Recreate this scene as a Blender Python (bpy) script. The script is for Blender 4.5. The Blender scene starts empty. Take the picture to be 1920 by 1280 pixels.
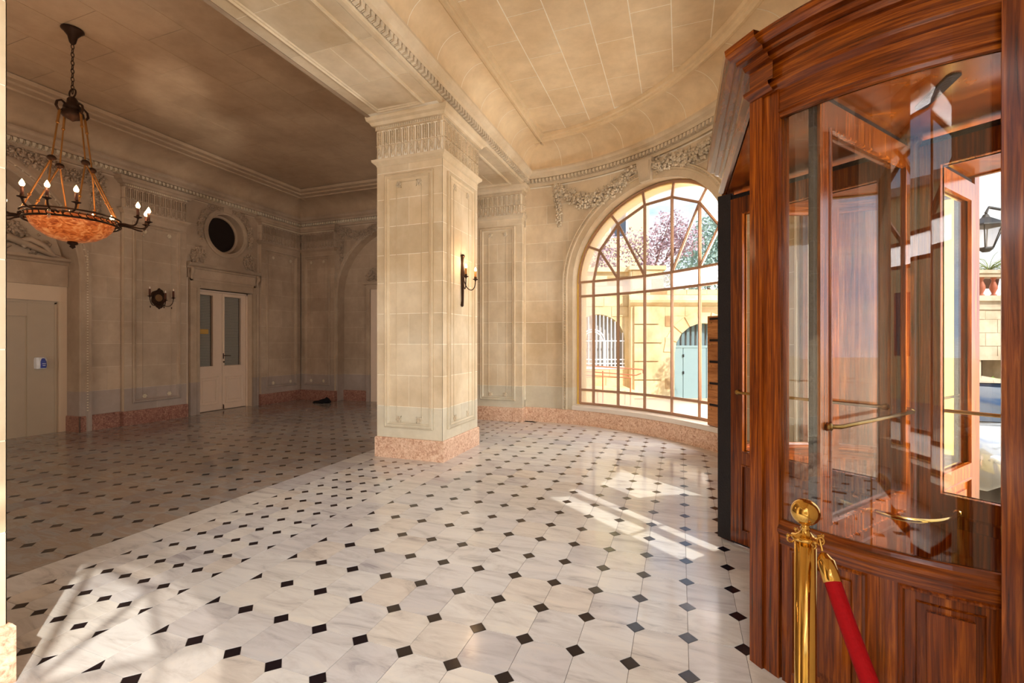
import bpy, math, random
import numpy as np
from mathutils import Vector, Matrix
random.seed(7)
SC = bpy.context.scene
COL = SC.collection
PI = math.pi
# ---------------------------------------------------------------- camera, sky, sun, area lights, exposure
YAW = math.radians(20)
EYE = 1.5
cam_data = bpy.data.cameras.new('camera')
cam_data.sensor_width = 36
cam_data.lens = 866 / 1920 * 36
cam_data.clip_start = 0.02
cam_data.clip_end = 500
cam = bpy.data.objects.new('camera', cam_data)
cam.location = (0, 0, EYE)
cam.rotation_euler = (PI / 2, 0, YAW)
COL.objects.link(cam)
SC.camera = cam
SC.view_settings.view_transform = 'Standard'
SC.view_settings.look = 'None'
SC.view_settings.gamma = 1
SC.view_settings.use_curve_mapping = False
SC.view_settings.exposure = 0.55
SC.cycles.use_denoising = True
SC.cycles.max_bounces = 10
SC.cycles.diffuse_bounces = 6
SC.cycles.glossy_bounces = 6
SC.cycles.transmission_bounces = 8
SC.cycles.transparent_max_bounces = 32
SC.cycles.sample_clamp_indirect = 6
SC.cycles.caustics_reflective = False
SC.cycles.caustics_refractive = False

SUN_DIR = Vector((-0.79 * math.cos(math.radians(35)), 0.61 * math.cos(math.radians(35)), -math.sin(math.radians(35))))
sl = bpy.data.lights.new('sun', 'SUN')
sl.energy = 3.6
sl.angle = math.radians(0.6)
sl.color = (1.0, 0.95, 0.87)
sun = bpy.data.objects.new('sun', sl)
sun.rotation_euler = SUN_DIR.to_track_quat('-Z', 'Y').to_euler()
COL.objects.link(sun)

world = bpy.data.worlds.new('sky')
SC.world = world
world.use_nodes = True
wn, wl = world.node_tree.nodes, world.node_tree.links
wn.clear()
w_out = wn.new('ShaderNodeOutputWorld'); w_bg = wn.new('ShaderNodeBackground')
w_tc = wn.new('ShaderNodeTexCoord')
w_sep = wn.new('ShaderNodeSeparateXYZ')
wl.new(w_tc.outputs['Generated'], w_sep.inputs[0])
w_ramp = wn.new('ShaderNodeValToRGB')
w_ramp.color_ramp.elements[0].position = 0.0
w_ramp.color_ramp.elements[0].color = (0.52, 0.70, 0.92, 1)
w_ramp.color_ramp.elements[1].position = 0.8
w_ramp.color_ramp.elements[1].color = (0.16, 0.36, 0.78, 1)
wl.new(w_sep.outputs['Z'], w_ramp.inputs[0])
w_map = wn.new('ShaderNodeMapping'); w_map.inputs['Scale'].default_value = (1.6, 1.6, 4.2)
w_map.inputs['Location'].default_value = (0.35, 0.2, 0.0)
wl.new(w_tc.outputs['Generated'], w_map.inputs[0])
w_no = wn.new('ShaderNodeTexNoise'); w_no.inputs['Scale'].default_value = 1.7; w_no.inputs['Detail'].default_value = 7
w_no.inputs['Roughness'].default_value = 0.62
wl.new(w_map.outputs[0], w_no.inputs['Vector'])
w_cr = wn.new('ShaderNodeValToRGB')
w_cr.color_ramp.elements[0].position = 0.36; w_cr.color_ramp.elements[1].position = 0.52
wl.new(w_no.outputs[0], w_cr.inputs[0])
w_mix = wn.new('ShaderNodeMix'); w_mix.data_type = 'RGBA'
wl.new(w_cr.outputs[0], w_mix.inputs[0]); wl.new(w_ramp.outputs[0], w_mix.inputs[6])
w_mix.inputs[7].default_value = (0.98, 0.98, 1.0, 1)
wl.new(w_mix.outputs[2], w_bg.inputs[0]); w_bg.inputs[1].default_value = 1.25
wl.new(w_bg.outputs[0], w_out.inputs[0])

def area_light(name, loc, target, sx, sy, power, color, spread=180):
    l = bpy.data.lights.new(name, 'AREA'); l.shape = 'RECTANGLE'; l.size = sx; l.size_y = sy
    l.energy = power; l.color = color; l.spread = math.radians(spread)
    o = bpy.data.objects.new(name, l); o.location = loc
    o.rotation_euler = (Vector(target) - Vector(loc)).to_track_quat('-Z', 'Y').to_euler()
    o.visible_glossy = False
    COL.objects.link(o); return o
# added fill lamps, set by the bay's openings and the hall's windowless end wall
area_light('fill_twin_window', (0.15, -2.0, 2.6), (-0.9, 2.6, 0.9), 2.8, 2.8, 165, (0.97, 0.98, 1.0), 125)
area_light('fill_street_doorway', (2.25, 3.1, 1.4), (-2.7, 4.2, 1.9), 1.4, 2.0, 125, (0.97, 0.98, 1.0), 140)
area_light('fill_hall_end', (-6.5, -3.0, 2.2), (-6.5, 3.0, 4.0), 2.6, 3.2, 105, (1.0, 0.93, 0.86))  # added fill lamp, no window in this wall
area_light('fill_arched_window', (0.78, 7.15, 2.1), (-2.75, 5.3, 2.0), 0.7, 2.6, 150, (0.98, 0.98, 0.98))

def glint(name, loc, target, power, deg):
    # sunlight thrown up on the ceilings by car bodies and glass in the street
    l = bpy.data.lights.new(name, 'SPOT'); l.energy = power; l.spot_size = math.radians(deg); l.spot_blend = 1.0; l.shadow_soft_size = 0.03; l.color = (1.0, 0.94, 0.84)
    o = bpy.data.objects.new(name, l); o.location = loc; o.rotation_euler = (Vector(target) - Vector(loc)).to_track_quat('-Z', 'Y').to_euler()
    COL.objects.link(o)
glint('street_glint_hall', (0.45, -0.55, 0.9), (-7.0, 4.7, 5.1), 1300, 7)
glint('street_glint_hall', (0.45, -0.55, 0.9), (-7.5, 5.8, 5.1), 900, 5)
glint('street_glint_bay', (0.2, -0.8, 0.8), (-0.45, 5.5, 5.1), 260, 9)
# ---------------------------------------------------------------- helpers
class MB:
    """collects faces, build() links them as one mesh object"""
    def __init__(s, origin=(0, 0, 0)):
        s.v = []; s.f = []; s.sm = []; s.o = Vector(origin)
    def add(s, verts, faces, smooth=False):
        b = len(s.v)
        s.v.extend([tuple(p) for p in verts])
        for f in faces:
            s.f.append(tuple(b + i for i in f)); s.sm.append(smooth)
    def grid(s, rows, smooth=False, closed_u=False, closed_v=False):
        """rows: list of equal-length point lists"""
        n, m = len(rows), len(rows[0]); fs = []
        for i in range(n if closed_u else n - 1):
            for j in range(m if closed_v else m - 1):
                a, b = i * m + j, i * m + (j + 1) % m
                c, d = ((i + 1) % n) * m + (j + 1) % m, ((i + 1) % n) * m + j
                fs.append((a, b, c, d))
        s.add([p for r in rows for p in r], fs, smooth)
    def box(s, x0, x1, y0, y1, z0, z1):
        s.add([(x0, y0, z0), (x1, y0, z0), (x1, y1, z0), (x0, y1, z0), (x0, y0, z1), (x1, y0, z1), (x1, y1, z1), (x0, y1, z1)],
              [(0, 3, 2, 1), (4, 5, 6, 7), (0, 1, 5, 4), (1, 2, 6, 5), (2, 3, 7, 6), (3, 0, 4, 7)])
    def prism(s, poly, z0, z1, bottom=True):
        n = len(poly)
        v = [(p[0], p[1], z1) for p in poly] + [(p[0], p[1], z0) for p in poly]
        f = [tuple(range(n))] + [(i, n + i, n + (i + 1) % n, (i + 1) % n) for i in range(n)]
        if bottom: f.append(tuple(range(2 * n - 1, n - 1, -1)))
        s.add(v, f)
    def tube(s, pts, r, n=8, cap=True, closed=False):
        pts = [Vector(p) for p in pts]; rings = []
        rr = r if isinstance(r, (list, tuple)) else [r] * len(pts)
        up = Vector((0, 0, 1)); prev = None
        for i, p in enumerate(pts):
            if closed: t = pts[(i + 1) % len(pts)] - pts[i - 1]
            else: t = pts[min(i + 1, len(pts) - 1)] - pts[max(i - 1, 0)]
            t.normalize()
            if prev is None:
                a = t.cross(up)
                if a.length < 1e-3: a = t.cross(Vector((1, 0, 0)))
                a.normalize()
            else:
                a = prev - t * prev.dot(t)
                if a.length < 1e-4: a = t.cross(up)
                a.normalize()
            prev = a; b = t.cross(a)
            rings.append([p + (a * math.cos(2 * PI * k / n) + b * math.sin(2 * PI * k / n)) * rr[i] for k in range(n)])
        s.grid(rings, True, closed_u=closed, closed_v=True)
        if cap and not closed:
            s.add(rings[0], [tuple(range(n))]); s.add(rings[-1], [tuple(range(n - 1, -1, -1))])
    def bar(s, a, b, w, h):
        """rectangular bar between two points"""
        a, b = Vector(a), Vector(b); t = (b - a).normalized()
        u = t.cross(Vector((0, 0, 1)))
        if u.length < 1e-3: u = Vector((1, 0, 0))
        u.normalize(); v = t.cross(u)
        q = [(-1, -1), (1, -1), (1, 1), (-1, 1)]
        s.add([p + u * i * w / 2 + v * j * h / 2 for p in (a, b) for i, j in q],
              [(0, 1, 5, 4), (1, 2, 6, 5), (2, 3, 7, 6), (3, 0, 4, 7), (0, 3, 2, 1), (4, 5, 6, 7)])
    def lathe(s, prof, c=(0, 0, 0), n=20, axis='z', smooth=True):
        rows = []
        for r, z in prof:
            if axis == 'z': rows.append([(c[0] + r * math.cos(2 * PI * k / n), c[1] + r * math.sin(2 * PI * k / n), c[2] + z) for k in range(n)])
            elif axis == 'y': rows.append([(c[0] + r * math.cos(2 * PI * k / n), c[1] + z, c[2] + r * math.sin(2 * PI * k / n)) for k in range(n)])
            else: rows.append([(c[0] + z, c[1] + r * math.cos(2 * PI * k / n), c[2] + r * math.sin(2 * PI * k / n)) for k in range(n)])
        s.grid(rows, smooth, closed_v=True)
    def ball(s, c, rx, ry=None, rz=None, n=10, m=7):
        ry = ry or rx; rz = rz or rx
        s.grid([[(c[0] + rx * math.sin(PI * i / m) * math.cos(2 * PI * k / n), c[1] + ry * math.sin(PI * i / m) * math.sin(2 * PI * k / n),
                  c[2] + rz * math.cos(PI * i / m)) for k in range(n)] for i in range(m + 1)], True, closed_v=True)
    def mesh(s, name):
        me = bpy.data.meshes.new(name)
        o = s.o
        me.from_pydata([(p[0] - o.x, p[1] - o.y, p[2] - o.z) for p in s.v], [], s.f)
        me.polygons.foreach_set('use_smooth', s.sm)
        me.update()
        return me
    def build(s, name, mat, parent=None):
        me = s.mesh(name); me.materials.append(mat)
        ob = bpy.data.objects.new(name, me); COL.objects.link(ob)
        if parent is not None: ob.parent = parent
        else: ob.location = s.o
        return ob

def inst(name, me, parent, loc, rotz=0):
    o = bpy.data.objects.new(name, me); COL.objects.link(o)
    o.location = loc; o.rotation_euler = (0, 0, rotz)
    if parent is not None: o.parent = parent
    return o

def tag(o, label=None, cat=None, group=None, kind=None):
    if label: o['label'] = label
    if cat: o['category'] = cat
    if group: o['group'] = group
    if kind: o['kind'] = kind
    return o

def thing(name, loc, label, cat, group=None, kind=None, rotz=0):
    o = bpy.data.objects.new(name, None); o.empty_display_size = 0.1
    o.location = loc; o.rotation_euler = (0, 0, rotz); COL.objects.link(o)
    return tag(o, label, cat, group, kind)

def stuff(o):
    o['kind'] = 'stuff'; return o

def copy_tree(o, parent=None):
    c = o.copy(); COL.objects.link(c); c.parent = parent
    for ch in list(o.children): copy_tree(ch, c)
    return c

def clip(poly, conv):
    """Sutherland-Hodgman, conv counter-clockwise"""
    out = list(poly)
    for i in range(len(conv)):
        a, b = conv[i], conv[(i + 1) % len(conv)]
        ins = lambda p: (b[0] - a[0]) * (p[1] - a[1]) - (b[1] - a[1]) * (p[0] - a[0]) >= -1e-9
        res = []
        for j in range(len(out)):
            p, q = out[j], out[(j + 1) % len(out)]
            ip, iq = ins(p), ins(q)
            if ip: res.append(p)
            if ip != iq:
                d1 = (b[0] - a[0]) * (p[1] - a[1]) - (b[1] - a[1]) * (p[0] - a[0])
                d2 = (b[0] - a[0]) * (q[1] - a[1]) - (b[1] - a[1]) * (q[0] - a[0])
                t = d1 / (d1 - d2); res.append((p[0] + (q[0] - p[0]) * t, p[1] + (q[1] - p[1]) * t))
        out = res
        if len(out) < 3: return []
    return out

def area(p):
    return abs(sum(p[i][0] * p[(i + 1) % len(p)][1] - p[(i + 1) % len(p)][0] * p[i][1] for i in range(len(p)))) / 2

CF = Vector((-math.sin(YAW), math.cos(YAW), 0)); CR = Vector((math.cos(YAW), math.sin(YAW), 0))
def seen(x, y, z=0.0):
    """depth before the camera if the point lies in (or close to) its frame, else None"""
    p = Vector((x, y, z - EYE)); c = p.dot(CF)
    if c < 0.3: return None
    u, v = p.dot(CR) / c * 866, p.z / c * 866
    return c if abs(u) < 1010 and abs(v) < 700 else None

# --- surfaces: P(s, z, d) = point at run s, height z, d out of the wall into the room
class Plane:
    def __init__(s, o, u, n): s.o = Vector((o[0], o[1], 0)); s.u = Vector((u[0], u[1], 0)); s.n = Vector((n[0], n[1], 0))
    def P(s, a, z, d=0): 
        p = s.o + s.u * a + s.n * d; return (p.x, p.y, z)
    def frame(s, a): return s.u, s.n
    step = 99.0
class Ellipse:
    xc, yc, a, b = -2.5, 3.12, 4.25, 5.21
    step = 0.12
    def __init__(s):
        s.T = np.linspace(-0.12, PI + 0.12, 4001)
        X = s.a * np.sin(s.T); Y = s.b * np.cos(s.T)
        L = np.r_[0, np.cumsum(np.hypot(np.diff(X), np.diff(Y)))]
        s.S = L - np.interp(0, s.T, L)
        s.L = float(np.interp(PI, s.T, s.S))
    def t(s, a): return float(np.interp(a, s.S, s.T))
    def frame(s, a):
        t = s.t(a); x, y = s.a * math.sin(t), s.b * math.cos(t)
        n = Vector((-x / s.a ** 2, -y / s.b ** 2, 0)).normalized()
        u = Vector((s.a * math.cos(t), -s.b * math.sin(t), 0)).normalized()
        return u, n
    def P(s, a, z, d=0):
        t = s.t(a); x, y = s.a * math.sin(t), s.b * math.cos(t)
        n = Vector((-x / s.a ** 2, -y / s.b ** 2, 0)).normalized()
        return (s.xc + x + n.x * d, s.yc + y + n.y * d, z)
class Drum:
    """circular wall; s = angle in degrees, d outward"""
    step = 3.0
    def __init__(s, cx, cy, r): s.c = (cx, cy); s.r = r
    def P(s, a, z, d=0):
        t = math.radians(a); return (s.c[0] + (s.r + d) * math.cos(t), s.c[1] + (s.r + d) * math.sin(t), z)
    def frame(s, a):
        t = math.radians(a); return Vector((-math.sin(t), math.cos(t), 0)), Vector((math.cos(t), math.sin(t), 0))

def samples(sf, s0, s1, extra=()):
    n = max(1, int(math.ceil((s1 - s0) / sf.step)))
    a = [s0 + (s1 - s0) * i / n for i in range(n + 1)] + [e for e in extra if s0 < e < s1]
    a = sorted(a); return [a[0]] + [q for p, q in zip(a, a[1:]) if q - p > 1e-6]

def strips(mb, sf, ss, lo, hi, d0, d1, back=False):
    """solid between heights lo(s) and hi(s), depth d0..d1, over the run samples"""
    lo_ = lo if callable(lo) else (lambda s: lo); hi_ = hi if callable(hi) else (lambda s: hi)
    A = [sf.P(s, lo_(s), d1) for s in ss]; B = [sf.P(s, hi_(s), d1) for s in ss]
    C = [sf.P(s, hi_(s), d0) for s in ss]; D = [sf.P(s, lo_(s), d0) for s in ss]
    n = len(ss); v = A + B + C + D; f = []
    for i in range(n - 1):
        f.append((i, i + 1, n + i + 1, n + i))
        f.append((n + i, n + i + 1, 2 * n + i + 1, 2 * n + i))
        f.append((3 * n + i, 3 * n + i + 1, i + 1, i))
        if back: f.append((2 * n + i, 2 * n + i + 1, 3 * n + i + 1, 3 * n + i))
    f.append((0, n, 2 * n, 3 * n)); f.append((n - 1, 4 * n - 1, 3 * n - 1, 2 * n - 1))
    mb.add(v, f)

def run(mb, sf, ss, prof, smooth=False):
    """profile [(d, z)] swept along the run"""
    mb.grid([[sf.P(s, z, d) for d, z in prof] for s in ss], smooth)

def loop(mb, pts_of, prof, n, smooth=False, closed=True):
    """pts_of(i, offset, depth) for i<n"""
    mb.grid([[pts_of(i, o, d) for o, d in prof] for i in range(n)], smooth, closed_u=closed)

def rect_frame(mb, sf, s0, s1, z0, z1, prof):
    """prof [(inset, d)] round a rectangle on a surface"""
    ks = 1.0
    if isinstance(sf, Drum): ks = math.degrees(1 / sf.r)
    prev = None
    for ins, d in prof:
        a, b = s0 + ins * ks, s1 - ins * ks
        ss = samples(sf, a, b); m = max(2, len(ss))
        ss = [a + (b - a) * i / (m - 1) for i in range(m)]
        ring = [sf.P(s, z0 + ins, d) for s in ss] + [sf.P(s, z1 - ins, d) for s in reversed(ss)]
        if prev is not None and len(prev) == len(ring):
            mb.grid([prev, ring], False, closed_v=True)
        prev = ring

def arch_pts(sc, r, spring, zb, n=24):
    """outline from the left foot over the arch to the right foot"""
    p = [(sc - r, zb), (sc - r, spring)]
    p += [(sc - r * math.cos(PI * i / n), spring + r * math.sin(PI * i / n)) for i in range(1, n)]
    return p + [(sc + r, spring), (sc + r, zb)]

def arch_run(mb, sf, sc, r, spring, zb, prof, n=28, legs=True):
    """prof [(dr, d)] swept over an arch"""
    rows = []
    for k in range(n + 1 + (2 if legs else 0)):
        row = []
        for dr, d in prof:
            pts = arch_pts(sc, r + dr, spring, zb, n)
            if not legs: pts = pts[1:-1]
            row.append(sf.P(pts[k][0], pts[k][1], d))
        rows.append(row)
    mb.grid(rows, False)

def clamp(x, a, b): return max(a, min(b, x))
# ---------------------------------------------------------------- materials
def new_mat(name):
    m = bpy.data.materials.new(name); m.use_nodes = True
    nt = m.node_tree; nt.nodes.clear()
    out = nt.nodes.new('ShaderNodeOutputMaterial')
    return m, nt, out
def lin(c):
    return tuple((x / 255 / 12.92) if x / 255 <= 0.04045 else ((x / 255 + 0.055) / 1.055) ** 2.4 for x in c) + (1,)
def principled(nt, out, rough=0.5, metal=0.0, coat=0.0, spec=0.5):
    b = nt.nodes.new('ShaderNodeBsdfPrincipled')
    b.inputs['Roughness'].default_value = rough; b.inputs['Metallic'].default_value = metal
    b.inputs['Coat Weight'].default_value = coat; b.inputs['Specular IOR Level'].default_value = spec
    nt.links.new(b.outputs[0], out.inputs[0]); return b
def simple(name, rgb, rough=0.5, metal=0.0, coat=0.0, spec=0.5, vary=0.12, scale=6.0, bump=0.0):
    m, nt, out = new_mat(name); b = principled(nt, out, rough, metal, coat, spec)
    c = lin(rgb)
    g = nt.nodes.new('ShaderNodeNewGeometry'); n = nt.nodes.new('ShaderNodeTexNoise')
    n.inputs['Scale'].default_value = scale; n.inputs['Detail'].default_value = 4
    nt.links.new(g.outputs['Position'], n.inputs['Vector'])
    mx = nt.nodes.new('ShaderNodeMix'); mx.data_type = 'RGBA'
    mx.inputs[6].default_value = tuple(x * (1 - vary) for x in c[:3]) + (1,)
    mx.inputs[7].default_value = tuple(min(1, x * (1 + vary)) for x in c[:3]) + (1,)
    nt.links.new(n.outputs[0], mx.inputs[0]); nt.links.new(mx.outputs[2], b.inputs['Base Color'])
    if bump:
        bp = nt.nodes.new('ShaderNodeBump'); bp.inputs['Strength'].default_value = bump; bp.inputs['Distance'].default_value = 0.01
        nt.links.new(n.outputs[0], bp.inputs['Height']); nt.links.new(bp.outputs[0], b.inputs['Normal'])
    return m
def pos_noise(nt, scale, detail=5, rough=0.6, stretch=None, dist=0.0, warp=None):
    g = nt.nodes.new('ShaderNodeNewGeometry'); src = g.outputs['Position']
    if stretch:
        mp = nt.nodes.new('ShaderNodeMapping'); mp.inputs['Scale'].default_value = stretch
        if warp: mp.inputs['Rotation'].default_value = warp
        nt.links.new(src, mp.inputs[0]); src = mp.outputs[0]
    n = nt.nodes.new('ShaderNodeTexNoise'); n.inputs['Scale'].default_value = scale
    n.inputs['Detail'].default_value = detail; n.inputs['Roughness'].default_value = rough; n.inputs['Distortion'].default_value = dist
    nt.links.new(src, n.inputs['Vector']); return n
def ramp(nt, src, stops):
    r = nt.nodes.new('ShaderNodeValToRGB'); e = r.color_ramp.elements
    while len(e) < len(stops): e.new(0.5)
    for k, (p, c) in enumerate(stops):
        e[k].position = p; e[k].color = c if len(c) == 4 else tuple(c) + (1,)
    nt.links.new(src, r.inputs[0]); return r
def mix(nt, fac, a, b, mode='MIX'):
    m = nt.nodes.new('ShaderNodeMix'); m.data_type = 'RGBA'; m.blend_type = mode
    for i, v in ((0, fac), (6, a), (7, b)):
        if isinstance(v, (int, float)): m.inputs[i].default_value = v
        elif isinstance(v, tuple): m.inputs[i].default_value = v
        else: nt.links.new(v, m.inputs[i])
    return m.outputs[2]
def piece_random(nt):
    """a number per object and per loose piece"""
    oi = nt.nodes.new('ShaderNodeObjectInfo'); g = nt.nodes.new('ShaderNodeNewGeometry')
    a = nt.nodes.new('ShaderNodeMath'); a.operation = 'ADD'
    nt.links.new(oi.outputs['Random'], a.inputs[0]); nt.links.new(g.outputs['Random Per Island'], a.inputs[1])
    f = nt.nodes.new('ShaderNodeMath'); f.operation = 'FRACT'; nt.links.new(a.outputs[0], f.inputs[0])
    return f.outputs[0]

def stone(name, light, dark, vary=0.10, rough=0.62, foot=None):
    m, nt, out = new_mat(name); b = principled(nt, out, rough, 0, 0, 0.35)
    n1 = pos_noise(nt, 0.9, 5, 0.62, (1, 1, 0.8)); n2 = pos_noise(nt, 5.5, 6, 0.65); n3 = pos_noise(nt, 60, 3, 0.6)
    c = ramp(nt, n1.outputs[0], [(0.36, lin(dark)), (0.62, lin(light))]).outputs[0]
    if foot:
        # the bottom course is cut from a greyer stone
        g = nt.nodes.new('ShaderNodeNewGeometry'); sp = nt.nodes.new('ShaderNodeSeparateXYZ'); nt.links.new(g.outputs['Position'], sp.inputs[0])
        lt = nt.nodes.new('ShaderNodeMath'); lt.operation = 'LESS_THAN'; lt.inputs[1].default_value = 0.665; nt.links.new(sp.outputs['Z'], lt.inputs[0])
        cf = ramp(nt, n1.outputs[0], [(0.36, lin(foot[1])), (0.62, lin(foot[0]))]).outputs[0]
        c = mix(nt, lt.outputs[0], c, cf)
    d = ramp(nt, n2.outputs[0], [(0.30, (0.84, 0.83, 0.82)), (0.66, (1.07, 1.07, 1.08))]).outputs[0]
    c = mix(nt, 0.55, c, d, 'MULTIPLY')
    r = ramp(nt, piece_random(nt), [(0.0, (1 - vary,) * 3), (1.0, (1 + vary * 0.6,) * 3)]).outputs[0]
    c = mix(nt, 1.0, c, r, 'MULTIPLY')
    nt.links.new(c, b.inputs['Base Color'])
    bp = nt.nodes.new('ShaderNodeBump'); bp.inputs['Strength'].default_value = 0.12; bp.inputs['Distance'].default_value = 0.004
    nt.links.new(n3.outputs[0], bp.inputs['Height']); nt.links.new(bp.outputs[0], b.inputs['Normal'])
    return m

M = {}
M['stone'] = stone('limestone', (224, 205, 173), (199, 174, 137), foot=((216, 206, 182), (198, 184, 156)))
M['stone_low'] = M['stone']
M['joint'] = stone('lime_joint', (248, 240, 220), (242, 230, 206), 0.02)
M['carved'] = stone('carved_stone', (218, 202, 174), (188, 168, 138), 0.04, 0.7)
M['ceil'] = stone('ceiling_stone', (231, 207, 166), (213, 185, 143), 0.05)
M['hall'] = stone('hall_stone_dim', (184, 160, 134), (158, 134, 110), 0.08, foot=((168, 150, 136), (150, 132, 118)))  # bay limestone toned down, the hall's dim light worked into its colour
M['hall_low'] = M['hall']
M['hall_joint_dim'] = stone('hall_joint_dim', (202, 180, 154), (188, 164, 138), 0.02)  # joints darkened in colour along with the dim hall stone
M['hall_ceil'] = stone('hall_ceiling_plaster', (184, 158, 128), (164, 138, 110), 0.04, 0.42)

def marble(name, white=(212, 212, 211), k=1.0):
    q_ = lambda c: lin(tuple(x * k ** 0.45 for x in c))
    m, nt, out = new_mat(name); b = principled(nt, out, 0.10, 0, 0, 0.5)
    rnd = piece_random(nt)
    g = nt.nodes.new('ShaderNodeNewGeometry')
    off = nt.nodes.new('ShaderNodeVectorMath'); off.operation = 'SCALE'; off.inputs[0].default_value = (37, 91, 53)
    nt.links.new(rnd, off.inputs['Scale'])
    add = nt.nodes.new('ShaderNodeVectorMath'); nt.links.new(g.outputs['Position'], add.inputs[0]); nt.links.new(off.outputs[0], add.inputs[1])
    rot = nt.nodes.new('ShaderNodeMapping'); rot.inputs['Scale'].default_value = (1.0, 4.0, 1.0)
    cb = nt.nodes.new('ShaderNodeCombineXYZ'); mu = nt.nodes.new('ShaderNodeMath'); mu.operation = 'MULTIPLY'; mu.inputs[1].default_value = 1.6
    nt.links.new(rnd, mu.inputs[0]); nt.links.new(mu.outputs[0], cb.inputs['Z']); nt.links.new(cb.outputs[0], rot.inputs['Rotation'])
    nt.links.new(add.outputs[0], rot.inputs['Vector'])
    n = nt.nodes.new('ShaderNodeTexNoise'); n.inputs['Scale'].default_value = 2.2; n.inputs['Detail'].default_value = 8
    n.inputs['Roughness'].default_value = 0.66; n.inputs['Distortion'].default_value = 1.1
    nt.links.new(rot.outputs[0], n.inputs['Vector'])
    v = ramp(nt, n.outputs[0], [(0.28, q_((166, 164, 165))), (0.42, q_((200, 198, 196))), (0.55, lin(white)), (0.80, q_((224, 220, 212)))]).outputs[0]
    tint = ramp(nt, rnd, [(0.0, lin((222, 218, 218))), (0.10, lin((238, 234, 232))), (0.5, lin((252, 249, 244))), (0.85, lin((252, 246, 236))), (1.0, lin((246, 236, 224)))]).outputs[0]
    c = mix(nt, 1.0, v, tint, 'MULTIPLY')
    nt.links.new(c, b.inputs['Base Color'])
    n2 = pos_noise(nt, 3.0, 4); rr = ramp(nt, n2.outputs[0], [(0.3, (0.07,) * 3), (0.7, (0.19,) * 3)])
    nt.links.new(rr.outputs[0], b.inputs['Roughness'])
    n3 = pos_noise(nt, 2.5, 2); bp = nt.nodes.new('ShaderNodeBump'); bp.inputs['Strength'].default_value = 0.05; bp.inputs['Distance'].default_value = 0.01
    nt.links.new(n3.outputs[0], bp.inputs['Height']); nt.links.new(bp.outputs[0], b.inputs['Normal'])
    return m
M['marble'] = marble('floor_marble')
M['marble_hall_dim'] = marble('hall_floor_marble_dim', (152, 138, 128), 0.6)  # floor marble darkened, the hall's weak light is put into the colour
M['black'] = simple('black_marble', (24, 18, 24), 0.14, spec=0.5, vary=0.3, scale=40)
M['grout'] = simple('floor_joint', (84, 76, 68), 0.7)

def breccia(name, a, bb, cc):
    m, nt, out = new_mat(name); b = principled(nt, out, 0.35, 0, 0, 0.4)
    n = pos_noise(nt, 22, 6, 0.7, dist=1.5)
    v = nt.nodes.new('ShaderNodeTexVoronoi'); v.inputs['Scale'].default_value = 26
    g = nt.nodes.new('ShaderNodeNewGeometry'); nt.links.new(g.outputs['Position'], v.inputs['Vector'])
    c = ramp(nt, n.outputs[0], [(0.34, lin(a)), (0.5, lin(bb)), (0.66, lin(cc))]).outputs[0]
    d = ramp(nt, v.outputs['Distance'], [(0.0, (0.80, 0.72, 0.66)), (0.5, (1.05, 1.05, 1.05))]).outputs[0]
    nt.links.new(mix(nt, 0.7, c, d, 'MULTIPLY'), b.inputs['Base Color']); return m
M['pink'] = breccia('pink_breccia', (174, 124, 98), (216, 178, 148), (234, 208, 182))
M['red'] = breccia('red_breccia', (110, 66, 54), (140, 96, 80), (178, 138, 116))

def wood(name, stretch, a=(58, 22, 4), c2=(104, 44, 6), c3=(150, 78, 15), rough=0.24):
    m, nt, out = new_mat(name); b = principled(nt, out, rough, 0, 0.4, 0.4); b.inputs['Coat Roughness'].default_value = 0.12
    n = pos_noise(nt, 1.0, 6, 0.62, stretch, 0.6); n2 = pos_noise(nt, 1.0, 3, 0.5, tuple(x * 0.22 for x in stretch))
    c = ramp(nt, n.outputs[0], [(0.32, lin(a)), (0.5, lin(c2)), (0.70, lin(c3))]).outputs[0]
    d = ramp(nt, n2.outputs[0], [(0.35, (0.74, 0.66, 0.60)), (0.62, (1.12, 1.12, 1.12))]).outputs[0]
    nt.links.new(mix(nt, 0.8, c, d, 'MULTIPLY'), b.inputs['Base Color'])
    bp = nt.nodes.new('ShaderNodeBump'); bp.inputs['Strength'].default_value = 0.08; bp.inputs['Distance'].default_value = 0.002
    nt.links.new(n.outputs[0], bp.inputs['Height']); nt.links.new(bp.outputs[0], b.inputs['Normal'])
    return m
M['wood_v'] = wood('mahogany_upright', (70, 70, 2.4))
M['wood_h'] = wood('mahogany_rail', (3.6, 3.6, 80))
M['wood_d'] = wood('mahogany_dark', (30, 30, 1.6), (44, 14, 5), (84, 30, 10), (120, 52, 18))
M['box_wood'] = wood('mailbox_wood', (3, 3, 30), (140, 84, 42), (184, 122, 68), (206, 146, 90), 0.4)

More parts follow.
